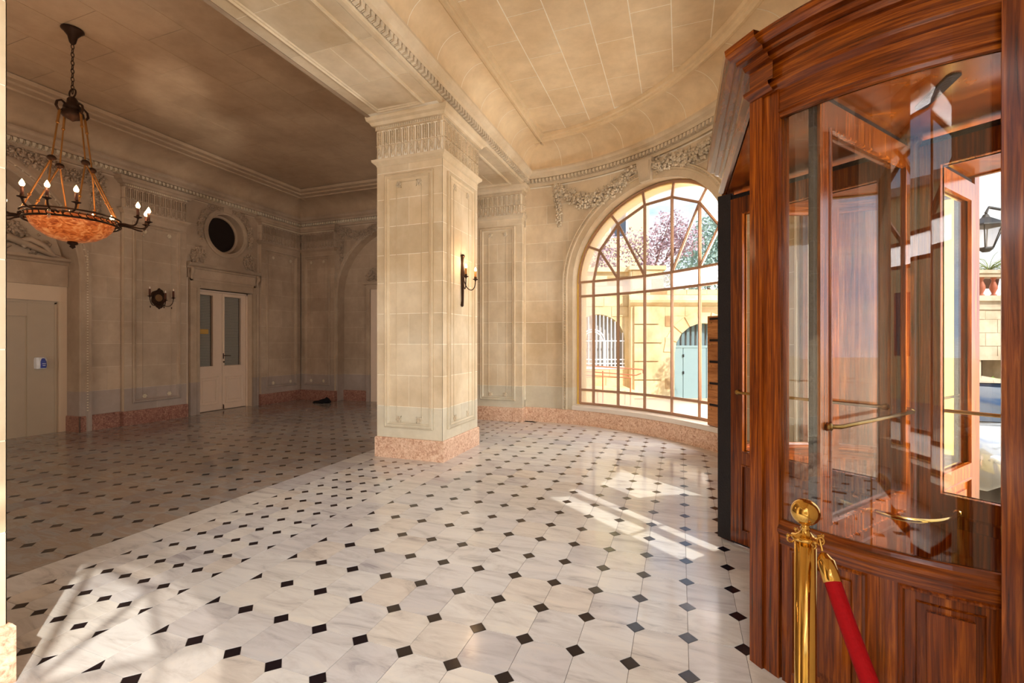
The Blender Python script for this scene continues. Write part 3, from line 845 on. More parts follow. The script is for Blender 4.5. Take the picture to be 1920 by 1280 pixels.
def cornice(sf, s0, s1, mat, cr, rw, zc, k=1.0, cover=True):
    ss = samples(sf, s0, s1)
    mb = MB(); run(mb, sf, ss, [(d * k, z) for d, z in CORN]); mb.build('cornice', mat, ceiling)
    if cover:
        mb = MB(); run(mb, sf, ss, cove_prof(cr, d0=0.12 * k), True); mb.build('cove', M['ceil'] if mat is M['stone'] else M['hall_ceil'], ceiling)
        mb = MB(); run(mb, sf, ss, rim(cr, rw, zc)); mb.build('ceiling_rim', M['ceil'] if mat is M['stone'] else M['hall_ceil'], ceiling)
    mb = MB(); q = s0 + 0.04
    while q < s1:
        p = sf.P(q, 4.5)
        if seen(*p):
            u, nn = sf.frame(q); c = Vector(sf.P(q, 4.485, 0.06 * k))
            for (a, w, h, dd) in ((0, 0.021, 0.033, 0.052), (0.036, 0.006, 0.03, 0.036)):
                c2 = c + u * a
                mb.add([c2 - u * w + Vector((0, 0, -h)), c2 + u * w + Vector((0, 0, -h)), c2 + u * w + Vector((0, 0, h)), c2 - u * w + Vector((0, 0, h)),
                        c2 - u * w * 0.6 + Vector((0, 0, -h * 0.7)) + nn * dd, c2 + u * w * 0.6 + Vector((0, 0, -h * 0.7)) + nn * dd,
                        c2 + u * w + Vector((0, 0, h)) + nn * dd, c2 - u * w + Vector((0, 0, h)) + nn * dd],
                       [(4, 5, 6, 7), (0, 1, 5, 4), (1, 2, 6, 5), (2, 3, 7, 6), (3, 0, 4, 7)])
        q += 0.072
    stuff(mb.build('egg_and_dart', M['carved'], ceiling))
cornice(ELL, -0.2, ELL.L + 0.2, M['stone'], 0.50, 0.14, 5.09)
cornice(BEAM_N, -2.4, 8.35, M['stone'], 0.42, 0.12, 5.09)
cornice(WALL_L, -3.2, 9.45, M['hall'], 0.58, 0.34, 5.09)
cornice(WALL_B, -9.33, -3.7, M['hall'], 0.58, 0.34, 5.09)
cornice(BEAM_H, -3.2, 9.45, M['hall'], 0.58, 0.34, 5.09, 1.25)
# cove joints of the bay
mb = MB()
for i in range(16):
    s_ = 0.5 + i * 0.62
    if s_ > 7: break
    pr = cove_prof(0.50); mb.grid([[ELL.P(s_ + ds, z - 0.002, d + 0.001) for d, z in pr] for ds in (-0.004, 0.004)])
for i in range(11):
    s_ = 1.6 + i * 0.62; pr = cove_prof(0.42); mb.grid([[BEAM_N.P(s_ + ds, z - 0.002, d + 0.001) for d, z in pr] for ds in (-0.004, 0.004)])
mb.build('cove_joint', M['joint'], ceiling)
mb = MB(); mb.box(-2.7, 2.0, -2.6, 8.9, 5.094, 5.11); mb.build('joint_bed', M['joint'], ceiling)
# ceiling panels of the bay
in_poly = [ELL.P(ELL.L * i / 60, 0, 0.60)[:2] for i in range(61)]
in_poly = [p for p in in_poly if p[0] > -2.24]
in_poly = [(-2.24, in_poly[0][1]), *in_poly, (-2.24, in_poly[-1][1])]
if sum(in_poly[i][0] * in_poly[(i + 1) % len(in_poly)][1] - in_poly[(i + 1) % len(in_poly)][0] * in_poly[i][1] for i in range(len(in_poly))) < 0: in_poly.reverse()
px, py = 0.43, 0.80
for i in range(10):
    for j in range(-4, 13):
        x0 = -2.24 + i * px; y0 = -2.0 + j * py + (py / 2 if i % 2 else 0)
        g = 0.006
        c = clip([(x0 + g, y0 + g), (x0 + px - g, y0 + g), (x0 + px - g, y0 + py - g), (x0 + g, y0 + py - g)], in_poly)
        if len(c) > 2 and area(c) > 0.01:
            mb = MB(); mb.prism(c, 5.0915, 5.0945, True); mb.build('ceiling_panel', M['ceil'], ceiling)
px, py = 0.62, 1.05
for i in range(9):
    for j in range(-2, 12):
        x0 = -8.45 + i * px; y0 = -2.6 + j * py + (py / 2 if i % 2 else 0)
        c = clip([(x0 + .003, y0 + .003), (x0 + px - .003, y0 + .003), (x0 + px - .003, y0 + py - .003), (x0 + .003, y0 + py - .003)], [(-8.42, -2.6), (-4.66, -2.6), (-4.66, 8.54), (-8.42, 8.54)])
        if len(c) > 2 and area(c) > 0.01:
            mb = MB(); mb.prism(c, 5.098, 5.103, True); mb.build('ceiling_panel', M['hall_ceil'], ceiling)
# the beam between hall and bay
mb = MB(); mb.box(-3.76, -2.75, -3.2, 9.7, 4.404, 5.3)
beam = mb.build('trim_1', M['joint']); tag(beam, 'heavy stone beam carried by the square pillars between hall and bay', 'beam', kind='structure')
SOF = Flat(4.404)
y = 1.2; k = 0
while y < 8.1:
    y1 = min(y + 0.62, 8.1)
    if not (5.0 < (y + y1) / 2 < 6.2):
        xs = [(-3.756, -2.754)] if k % 2 else [(-3.756, -3.262), (-3.252, -2.754)]
        for a, b in xs:
            mb = MB(); strips(mb, SOF, [y + 0.005, y1 - 0.005], a, b, 0, 0.004); mb.build('soffit_block', M['stone'], beam)
    y = y1; k += 1
for a, b in ((1.35, 4.90), (6.36, 7.96)):
    mb = MB(); rect_frame(mb, SOF, a, b, -3.60, -2.91, [(0, 0), (0, 0.022), (0.02, 0.03), (0.035, 0.018), (0.05, 0.018), (0.06, 0.0)])
    mb.build('panel_moulding', M['stone'], beam)
# ---------------------------------------------------------------- square pillars and pilasters
def rect_sweep(mb, x0, x1, y0, y1, prof):
    """closed moulding round a pier: prof [(out, z)]"""
    prev = None
    for o, z in prof:
        ring = [(x0 - o, y0 - o, z), (x1 + o, y0 - o, z), (x1 + o, y1 + o, z), (x0 - o, y1 + o, z)]
        if prev: mb.grid([prev, ring], False, closed_v=True)
        prev = ring

# shared ornament meshes (local: x along the face, y towards the viewer, z up)
def flute_mesh():
    mb = MB()
    for sx in (-1, 1): mb.box(sx * 0.030 - 0.005, sx * 0.030 + 0.005, -0.01, 0.026, -0.085, 0.085)
    for k in range(9): mb.ball((0, 0.012, -0.072 + k * 0.019), 0.0125, 0.022, 0.0105, 6, 4)
    mb.ball((0, 0.008, 0.090), 0.024, 0.022, 0.014, 6, 4)
    return mb.mesh('beaded_flute')
def leafdrop_mesh():
    mb = MB()
    for k, w in enumerate((0.024, 0.020, 0.015)):
        z = 0.055 - k * 0.045
        for sx in (-1, 1):
            mb.add([(0, 0.036, z + 0.012), (sx * w, 0.012, z + 0.022), (sx * w * 0.9, 0.003, z - 0.004), (0, 0.010, z - 0.034)], [(0, 1, 2, 3)])
        mb.ball((0, 0.026, z + 0.008), 0.010, 0.014, 0.012, 6, 4)
    for sx in (-1, 1): mb.tube([(sx * 0.036, 0.006, 0.08), (sx * 0.028, 0.014, 0.0), (sx * 0.036, 0.010, -0.08)], 0.008, 5)
    return mb.mesh('leaf_drop')
def rosette_mesh():
    mb = MB(); mb.ball((0, 0.012, 0), 0.014, 0.012, 0.014, 8, 5)
    for i in range(6):
        a = i * PI / 3; mb.ball((0.026 * math.cos(a), 0.006, 0.026 * math.sin(a)), 0.016, 0.010, 0.016, 6, 4)
    return mb.mesh('rosette')
FL, LD, RO = flute_mesh(), leafdrop_mesh(), rosette_mesh()
FL_M, LD_M, RO_M = {}, {}, {}
def with_mat(me, cache, mat):
    if mat.name not in cache:
        c = me.copy(); c.materials.append(mat); cache[mat.name] = c
    return cache[mat.name]

def pier(name, label, cat, rect, faces, mats, group=None, splits=True, detail=True):
    x0, x1, y0, y1 = rect
    st, low, base, joint = mats
    cx, cy = (x0 + x1) / 2, (y0 + y1) / 2
    t = thing(name, (cx, cy, 0), label, cat, group)
    O = (cx, cy, 0); i = 0.022
    sx0, sx1, sy0, sy1 = x0 + i, x1 - i, y0 + i, y1 - i
    mb = MB(O); mb.box(sx0 + 0.003, sx1 - 0.003, sy0 + 0.003, sy1 - 0.003, 0.0, 4.42); mb.build('core', joint, t)
    mb = MB(O); rect_sweep(mb, sx0, sx1, sy0, sy1, [(-0.01, 0), (0.022, 0.0), (0.022, 0.245), (0.012, 0.26), (-0.01, 0.262)]); mb.build('marble_base', base, t)
    mb = MB(O); rect_sweep(mb, sx0, sx1, sy0, sy1, [(-0.01, 3.78), (0.004, 3.78), (0.01, 3.80), (0.05, 3.835), (0.055, 3.865), (0.0, 3.88), (-0.006, 3.885), (-0.006, 4.045), (0.008, 4.048), (0.008, 4.056), (-0.006, 4.06), (-0.006, 4.25), (0.02, 4.255), (0.015, 4.262), (0.015, 4.30), (0.05, 4.305), (0.07, 4.34), (0.10, 4.36), (0.11, 4.40), (0.11, 4.415), (-0.02, 4.418)])
    mb.build('capital', st, t)
    small = MB(O)
    for fc in faces:
        if fc == 'S': sf = Plane((0, sy0), (1, 0), (0, -1)); a, b, rot = sx0, sx1, PI
        elif fc == 'E': sf = Plane((sx1, 0), (0, 1), (1, 0)); a, b, rot = sy0, sy1, -PI / 2
        elif fc == 'N': sf = Plane((0, sy1), (1, 0), (0, 1)); a, b, rot = sx0, sx1, 0
        mid = (a + b) / 2
        zz = [0.262] + COURSES[1:-2] + [3.79]
        for k in range(len(zz) - 1):
            cuts = [a, b] if k % 2 == (0 if fc != 'E' else 1) else [a, mid, b]
            if not detail: cuts = [a, b]
            for u, v in zip(cuts, cuts[1:]):
                mb = MB(O); g = 0.003
                strips(mb, sf, [u + (g if u != a else 0), v - (g if v != b else 0)], zz[k] + (g if k else 0), zz[k + 1] - g, -0.003, 0.0)
                mb.build('stone_block', low if k == 0 else st, t)
        if b - a > 0.6:
            mb = MB(O); rect_frame(mb, sf, a + 0.125, b - 0.125, 0.39, 3.66, [(0, 0), (0, 0.022), (0.014, 0.032), (0.026, 0.012), (0.042, 0.012), (0.05, 0.028), (0.066, 0.010), (0.07, 0)])
            mb.build('panel_moulding', st, t)
            # inner frame with notched corners
            ia, ib, iz0, iz1, nt = a + 0.30, b - 0.30, 0.47, 3.55, 0.07
            mb = MB(O)
            path = [(ia + nt, iz0), (ib - nt, iz0), (ib - nt, iz0 + nt), (ib, iz0 + nt), (ib, iz1 - nt), (ib - nt, iz1 - nt), (ib - nt, iz1), (ia + nt, iz1), (ia + nt, iz1 - nt), (ia, iz1 - nt), (ia, iz0 + nt), (ia + nt, iz0 + nt)]
            w = 0.008
            for p, q in zip(path, path[1:] + path[:1]):
                u0, u1 = min(p[0], q[0]) - w / 2, max(p[0], q[0]) + w / 2; v0, v1 = min(p[1], q[1]) - w / 2, max(p[1], q[1]) + w / 2
                strips(mb, sf, [u0, u1], v0, v1, 0, 0.007)
            mb.build('inner_moulding', st, t)
            rm = with_mat(RO, RO_M, M['carved'])
            for u, z in ((ia + 0.03, iz0 + 0.03), (ib - 0.03, iz0 + 0.03), (ia + 0.03, iz1 - 0.03), (ib - 0.03, iz1 - 0.03)):
                p = sf.P(u, z, 0.0); inst('rosette', rm, t, (p[0] - cx, p[1] - cy, p[2]), rot)
        n = max(2, round((b - a) / 0.098)); fm, lm = with_mat(FL, FL_M, st), with_mat(LD, LD_M, st)
        for j in range(n):
            u = a + (b - a) * (j + 0.5) / n
            p = sf.P(u, 4.145, -0.002); inst('beaded_flute', fm, t, (p[0] - cx, p[1] - cy, p[2]), rot)
            p = sf.P(u, 3.965, -0.002); inst('leaf_drop', lm, t, (p[0] - cx, p[1] - cy, p[2]), rot)
        m_ = int((b - a) / 0.032)
        for j in range(m_):
            u = a + (b - a) * (j + 0.5) / m_; strips(small, sf, [u - 0.009, u + 0.009], 4.268, 4.298, 0.014, 0.026)
    stuff(small.build('leaf_moulding', M['carved'], t))
    return t
LIT = (M['stone'], M['stone_low'], M['pink'], M['joint'])
DIM = (M['hall'], M['hall_low'], M['red'], M['hall_joint_dim'])
pier('stone_pillar', 'free-standing square limestone pillar with a lit candle sconce on its side', 'pillar', (-3.76, -2.75, 5.07, 6.165), 'SE', LIT)
pier('stone_pillar', 'sunlit edge of a square stone pillar cut off by the frame in front of the chandelier', 'pillar', (-3.76, -2.755, 0.08, 1.168), 'EN', LIT)
pier('stone_pilaster', 'limestone pilaster between the free-standing pillar and the arched window', 'pilaster', (-3.76, -2.75, 8.12, 9.45), 'SE', LIT)
pier('stone_pilaster', 'shadowed pilaster with a three-candle mirror sconce on it', 'pilaster', (-9.35, -9.22, 5.31, 6.45), 'E', DIM)
pier('stone_pilaster', 'shadowed pilaster between the cream double door and the room corner', 'pilaster', (-9.35, -9.22, 8.16, 9.39), 'E', DIM)
pier('stone_pilaster', 'shadowed pilaster between the room corner and the far garlanded arch', 'pilaster', (-9.24, -8.14, 9.35, 9.47), 'S', DIM)
# ---------------------------------------------------------------- far arch: door case and garland
dc = thing('door_3', (-6.5, 9.6, 0), 'pale door case with a small carved crest inside the far arch', 'door', kind='structure')
O = (-6.5, 9.6, 0)
mb = MB(O)
for x in (-7.39, -5.71): mb.box(x, x + 0.10, 9.62, 9.695, 0, 2.799)
mb.box(-7.39, -5.61, 9.62, 9.695, 2.80, 2.92); mb.build('door_frame', M['hall'], dc)
mb = MB(O); mb.box(-7.45, -5.55, 9.56, 9.695, 2.92, 2.99); mb.build('door_cornice', M['hall'], dc)
mb = MB(O); mb.box(-7.28, -5.72, 9.66, 9.69, 0, 2.8); mb.build('door_leaf', M['white_paint'], dc)
mb = MB(); leafy(mb, Plane((0, 9.69), (1, 0), (0, -1)), [(-7.36, 3.06), (-7.25, 3.25), (-7.1, 3.08), (-6.9, 3.2), (-6.5, 3.3)], 0.09, 260, 0.05, 0.07, rg); o = stuff(mb.build('carved_crest', M['hall'], dc)); o.location = (6.5, -9.6, 0)
mb = MB(); leafy(mb, WALL_B, [(-8.05, 4.33), (-7.98, 4.1), (-8.0, 3.75), (-7.98, 3.5)], lambda f: 0.08 * (1 - 0.7 * f), 190, 0.045, 0.06, rg)
leafy(mb, WALL_B, [(-8.02, 4.3), (-7.75, 4.2), (-7.45, 4.1), (-7.15, 4.2), (-6.8, 4.36)], 0.085, 380, 0.045, 0.07, rg)
stuff(mb.build('carved_garland', M['hall'], wall_back))
# ---------------------------------------------------------------- double door and its oculus
d1 = thing('door_1', (-9.5, 7.375, 0), 'cream double door with glazed upper halves and drawn blinds', 'door', kind='structure')
O = (-9.5, 7.375, 0)
mb = MB(O); mb.box(-9.60, -9.46, 6.755, 6.785, 0, 2.597); mb.box(-9.60, -9.46, 7.965, 7.995, 0, 2.597); mb.box(-9.60, -9.46, 6.755, 7.995, 2.56, 2.597); mb.build('door_frame', M['white_paint'], d1)
LP = Plane((-9.48, 0), (0, 1), (1, 0))
def leaf(y0, y1, gy0, gy1, hand):
    lf = bpy.data.objects.new('door_leaf', None); COL.objects.link(lf); lf.parent = d1
    mb = MB(O)
    mb.box(-9.54, -9.48, y0, gy0, 0.01, 2.555); mb.box(-9.54, -9.48, gy1, y1, 0.01, 2.555)
    mb.box(-9.54, -9.48, gy0, gy1, 2.49, 2.555); mb.box(-9.54, -9.48, gy0, gy1, 0.01, 0.97)
    rect_frame(mb, LP, gy0 - 0.02, gy1 + 0.02, 0.95, 2.51, [(0, 0), (0.004, 0.008), (0.018, 0.008), (0.022, 0)])
    mb.build('leaf_frame', M['white_paint'], lf)
    mb = MB(O); rect_frame(mb, LP, y0 + 0.07, y1 - 0.07, 0.14, 0.74, [(0, 0), (0.005, 0.012), (0.02, 0.012), (0.035, 0.002), (0.06, 0.002), (0.065, 0.010), (0.08, 0.010), (0.085, 0.002), (0.10, 0.002)])
    for z in (0.80, 0.845, 0.89): mb.box(-9.48, -9.472, y0 + 0.04, y1 - 0.04, z, z + 0.02)
    mb.build('lower_panel', M['white_paint'], lf)
    mb = MB(O); mb.box(-9.515, -9.51, gy0, gy1, 0.97, 2.49); mb.build('glass_pane', M['win_glass'], lf)
    mb = MB(O); n = 44
    for k in range(n):
        z = 0.975 + k * (1.51 / n); mb.box(-9.532, -9.522, gy0, gy1 - 0.03, z, z + 1.51 / n * 0.82)
    stuff(mb.build('blind_slats', M['blind'], lf))
    mb = MB(O); mb.box(-9.56, -9.545, gy0, gy1, 0.97, 2.49); mb.build('dark_backing', M['dark'], lf)
    return lf
leaf(6.79, 7.372, 6.83, 7.16, 0); l2 = leaf(7.378, 7.96, 7.43, 7.84, 1)
mb = MB(O); mb.tube([(-9.475, 7.41, 1.19), (-9.43, 7.41, 1.19), (-9.425, 7.43, 1.19), (-9.425, 7.54, 1.185)], 0.010, 6)
mb.box(-9.48, -9.472, 7.395, 7.425, 1.12, 1.24); mb.ball((-9.47, 7.41, 1.05), 0.018); mb.build('lever_handle', M['handle'], l2)
mb = MB(O); mb.box(-9.5085, -9.506, 6.90, 7.08, 1.66, 1.76); mb.build('notice_card', M['note'], d1)
mb = MB(O); mb.box(-9.508, -9.505, 6.865, 6.885, 1.65, 1.77); mb.build('notice_clip', M['dark'], d1)
mb = MB(O); mb.box(-9.45, -9.44, 7.375, 7.385, 0.02, 0.12); mb.tube([(-9.47, 7.40, 0.11), (-9.44, 7.385, 0.09), (-9.44, 7.385, 0.02)], 0.008, 6); mb.build('floor_bolt', M['handle'], d1)
# door surround
ds = thing('trim_2', (-9.3, 7.36, 0), 'carved stone surround with a shelf cornice over the cream double door', 'door surround', kind='structure')
O = (-9.3, 7.36, 0)
mb = MB(O)
for a, b in ((6.53, 6.75), (8.0, 8.17)):
    mb.box(-9.5, -9.30, a + (0.002 if a > 7 else 0), b - (0.002 if a < 7 else 0), 0, 2.599)
    mb.box(-9.30, -9.285, a + 0.01, a + 0.06, 0.0, 2.78); mb.box(-9.30, -9.29, b - 0.07, b - 0.03, 0.0, 2.6)
mb.box(-9.5, -9.30, 6.53, 8.17, 2.60, 2.80); mb.box(-9.30, -9.285, 6.54, 8.16, 2.74, 2.79); mb.box(-9.30, -9.29, 6.75, 8.0, 2.62, 2.66)
mb.build('architrave', M['hall'], ds)
mb = MB(O); mb.box(-9.34, -9.29, 6.50, 8.15, 2.80, 3.0); mb.build('frieze', M['hall'], ds)
r_ = OC[2] + 0.05
for lo_, hi_, a_, b_ in ((3.1, 3.44, 6.46, 6.95), (3.446, 3.9, 6.46, OC[0] - r_), (3.906, 4.38, 6.46, 6.95), (3.1, 3.44, 7.78, 8.155), (3.446, 3.9, OC[0] + r_, 8.155), (3.906, 4.38, 7.78, 8.155)):
    b2_ = min(b_, OC[0] - r_) if a_ < 7 else b_; a2_ = max(a_, OC[0] + r_) if a_ > 7 else a_
    mb = MB(); strips(mb, WALL_L, [a2_, b2_], lo_, hi_, -0.004, 0); mb.build('stone_block', M['hall'], wall_left)
ss = [OC[0] - r_ + 2 * r_ * i / 24 for i in range(25)]
mb = MB(); strips(mb, WALL_L, ss, 3.1, lambda q: OC[1] - math.sqrt(max(0, (r_ - 0.02) ** 2 - (q - OC[0]) ** 2)), -0.004, 0); mb.build('stone_block', M['hall'], wall_left)
mb = MB(); strips(mb, WALL_L, ss, lambda q: OC[1] + math.sqrt(max(0, (r_ - 0.02) ** 2 - (q - OC[0]) ** 2)), 4.38, -0.004, 0); mb.build('stone_block', M['hall'], wall_left)
mb = MB(O); SH = Plane((-9.29, 0), (0, 1), (1, 0))
prof = [(0, 2.98), (0.02, 2.99), (0.03, 3.02), (0.08, 3.035), (0.10, 3.06), (0.10, 3.095), (-0.04, 3.10)]
run(mb, SH, [6.46, 8.15], prof)
for q in (6.46, 8.15): mb.add([SH.P(q, z, d) for d, z in prof], [tuple(range(7))])
mb.build('shelf_cornice', M['hall'], ds)
for q in (6.55, 8.09):
    mb = MB(O); mb.tube([(-9.27, q, 3.0), (-9.23, q, 2.97), (-9.22, q, 2.92), (-9.255, q, 2.88), (-9.27, q, 2.82), (-9.26, q, 2.76)], [0.03, 0.035, 0.035, 0.03, 0.022, 0.015], 8); mb.build('scroll_console', M['hall'], ds)
# oculus
oc = thing('window_3', (-9.33, OC[0], OC[1]), 'round dark oculus in a carved stone ring above the cream double door', 'window', kind='structure')
O = (-9.33, OC[0], OC[1])
def ringp(rad, d, n=36): return [(-9.33 + d, OC[0] + rad * math.cos(2 * PI * k / n), OC[1] + rad * math.sin(2 * PI * k / n)) for k in range(n)]
mb = MB(O); mb.grid([ringp(r, d) for r, d in ((0.52, -0.003), (0.52, 0.02), (0.49, 0.035), (0.46, 0.03), (0.45, 0.015), (0.42, 0.01), (0.415, -0.20))], False, closed_v=True); mb.build('stone_ring', M['hall'], oc)
mb = MB(O); mb.grid([ringp(r, d) for r, d in ((0.415, -0.20), (0.415, -0.17), (0.385, -0.165), (0.37, -0.18), (0.37, -0.22))], False, closed_v=True); mb.build('inner_ring', M['hall'], oc)
mb = MB(O); mb.add(ringp(0.372, -0.21), [tuple(range(36))]); mb.build('glass_pane', M['dark'], oc)
mb = MB(O)
for s_, z_, w_ in ((0, 4.43, 0.10),):
    strips(mb, WALL_L, [OC[0] - 0.10, OC[0] + 0.10], 4.30, 4.40, 0, 0.05)
mb.build('keystone', M['hall'], oc)
for a0, a1 in ((100, 200), (80, -20)):
    mb = MB(); pts = [(OC[0] + 0.60 * math.cos(math.radians(a0 + (a1 - a0) * i / 10)), OC[1] + 0.60 * math.sin(math.radians(a0 + (a1 - a0) * i / 10))) for i in range(11)]
    pts = [(p[0], min(p[1], 4.37)) for p in pts]
    leafy(mb, WALL_L, pts, lambda f: 0.065 * (1 - 0.55 * f), 340, 0.045, 0.055, rg); o = stuff(mb.build('laurel_swag', M['hall'], wall_left))
for y0_, sg in ((6.62, 1), (8.02, -1)):
    mb = MB(); pts = [(y0_, 3.12), (y0_ + sg * 0.03, 3.3), (y0_ + sg * 0.12, 3.42), (y0_ + sg * 0.2, 3.3), (y0_ + sg * 0.14, 3.2)]
    leafy(mb, WALL_L, pts, 0.06, 200, 0.05, 0.06, rg); stuff(mb.build('carved_scroll', M['hall'], wall_left))
# garland over the lift niche
mb = MB()
leafy(mb, WALL_L, [(4.98, 4.36), (4.98, 4.1), (4.94, 3.85), (4.95, 3.5)], lambda f: 0.10 * (1 - 0.6 * f), 260, 0.05, 0.07, rg)
leafy(mb, WALL_L, [(4.98, 4.3), (4.6, 4.2), (4.25, 4.25), (3.9, 4.33), (3.5, 4.36)], 0.10, 420, 0.05, 0.07, rg)
stuff(mb.build('carved_garland', M['hall'], wall_left))
# ---------------------------------------------------------------- lift niche
d2 = thing('door_2', (-9.7, 3.12, 0), 'beige lift door in a framed niche with a hand-gel dispenser beside it', 'lift door', kind='structure')
O = (-9.7, 3.12, 0)
mb = MB(O); mb.box(-9.75, -9.66, 4.62, 4.725, 0, 2.159); mb.box(-9.75, -9.66, 1.515, 1.62, 0, 2.159); mb.box(-9.75, -9.66, 1.515, 4.725, 2.16, 2.41); mb.build('outer_frame', M['lift_frame'], d2)
mb = MB(O); LF = Plane((-9.70, 0), (0, 1), (1, 0)); mb.box(-9.75, -9.70, 4.24, 4.62, 0, 2.16); mb.box(-9.75, -9.70, 1.62, 2.0, 0, 2.16); mb.box(-9.75, -9.70, 2.001, 4.239, 1.90, 2.16)
strips(mb, LF, [4.575, 4.60], 0, 2.14, 0, 0.012); strips(mb, LF, [1.7, 4.60], 2.115, 2.14, 0, 0.012)
mb.build('surround_panel', M['lift'], d2)
mb = MB(O); mb.box(-9.76, -9.735, 2.0, 3.12, 0, 1.90); mb.build('door_leaf', M['lift'], d2)
mb = MB(O); mb.box(-9.76, -9.73, 3.125, 4.24, 0, 1.90); mb.build('door_leaf', M['lift'], d2)
pd = thing('trim_3', (-9.6, 3.12, 2.4), 'stone lintel with a broken scroll pediment over the lift door', 'pediment', kind='structure')
O = (-9.6, 3.12, 2.4)
mb = MB(O); mb.box(-9.75, -9.62, 1.52, 4.72, 2.41, 2.78); mb.build('lintel', M['hall'], pd)
mb = MB(O); PP = Plane((-9.62, 0), (0, 1), (1, 0)); prof = [(0, 2.76), (0.02, 2.77), (0.04, 2.80), (0.10, 2.82), (0.11, 2.86), (-0.12, 2.87)]
run(mb, PP, [1.51, 4.725], prof); mb.add([PP.P(4.725, z, d) for d, z in prof], [tuple(range(6))]); mb.build('shelf_cornice', M['hall'], pd)
for sg in (1, -1):
    mb = MB(O)
    f = lambda y: 3.12 + sg * (y - 3.12)
    mb.tube([(-9.66, f(4.70), 2.88), (-9.66, f(4.5), 2.92), (-9.65, f(4.25), 3.02), (-9.65, f(4.0), 3.10), (-9.65, f(3.85), 3.06), (-9.65, f(3.85), 2.97), (-9.65, f(3.95), 2.94), (-9.65, f(4.02), 2.99)], [0.02, 0.035, 0.05, 0.06, 0.055, 0.045, 0.04, 0.03], 8)
    mb.tube([(-9.66, f(4.55), 2.90), (-9.65, f(4.42), 3.05), (-9.65, f(4.25), 3.12), (-9.65, f(4.12), 3.06), (-9.65, f(4.2), 2.98)], [0.03, 0.045, 0.05, 0.04, 0.03], 8)
    mb.build('scroll', M['hall'], pd)
mb = MB(); leafy(mb, Plane((-9.74, 0), (0, 1), (1, 0)), [(4.45, 2.98), (4.0, 3.3), (3.5, 3.4), (3.12, 3.5)], 0.12, 300, 0.06, 0.07, rg); stuff(mb.build('carved_relief', M['hall'], wall_left))
# dispenser
gd = thing('gel_dispenser', (-9.70, 4.385, 1.06), 'small white hand-gel dispenser with a blue front by the lift door', 'dispenser')
O = (-9.70, 4.385, 1.06)
mb = MB(O); GP = Plane((-9.70, 0), (0, 1), (1, 0))
prev = [(0.0, 0.0), (0.015, 0.06), (0.0, 0.11)]
rows = []
for z, w, d in ((1.06, 0.05, 0.06), (1.065, 0.062, 0.085), (1.12, 0.066, 0.10), (1.20, 0.066, 0.09), (1.24, 0.06, 0.07), (1.248, 0.045, 0.05)):
    rows.append([GP.P(4.385 - w, z, 0), GP.P(4.385 - w, z, d * 0.8), GP.P(4.385 - w * 0.6, z, d), GP.P(4.385 + w * 0.6, z, d), GP.P(4.385 + w, z, d * 0.8), GP.P(4.385 + w, z, 0)])
mb.grid(rows); mb.add(rows[-1], [tuple(range(6))]); mb.add(rows[0], [tuple(range(6))]); mb.build('casing', M['plastic'], gd)
mb = MB(O)
rows = []
for z, w, d in ((1.075, 0.040, 0.0955), (1.12, 0.042, 0.1035), (1.18, 0.040, 0.0975), (1.215, 0.028, 0.090), (1.232, 0.010, 0.081)):
    rows.append([GP.P(4.40 - w, z, d - 0.004), GP.P(4.40 - w * 0.6, z, d + 0.004), GP.P(4.40 + w * 0.6, z, d + 0.004), GP.P(4.40 + w, z, d - 0.014)])
mb.grid(rows); mb.build('front_label', M['blue'], gd)
mb = MB(O); mb.box(-9.595, -9.590, 4.375, 4.42, 1.14, 1.148); mb.box(-9.597, -9.592, 4.38, 4.415, 1.11, 1.118); mb.build('button', M['plastic'], gd)
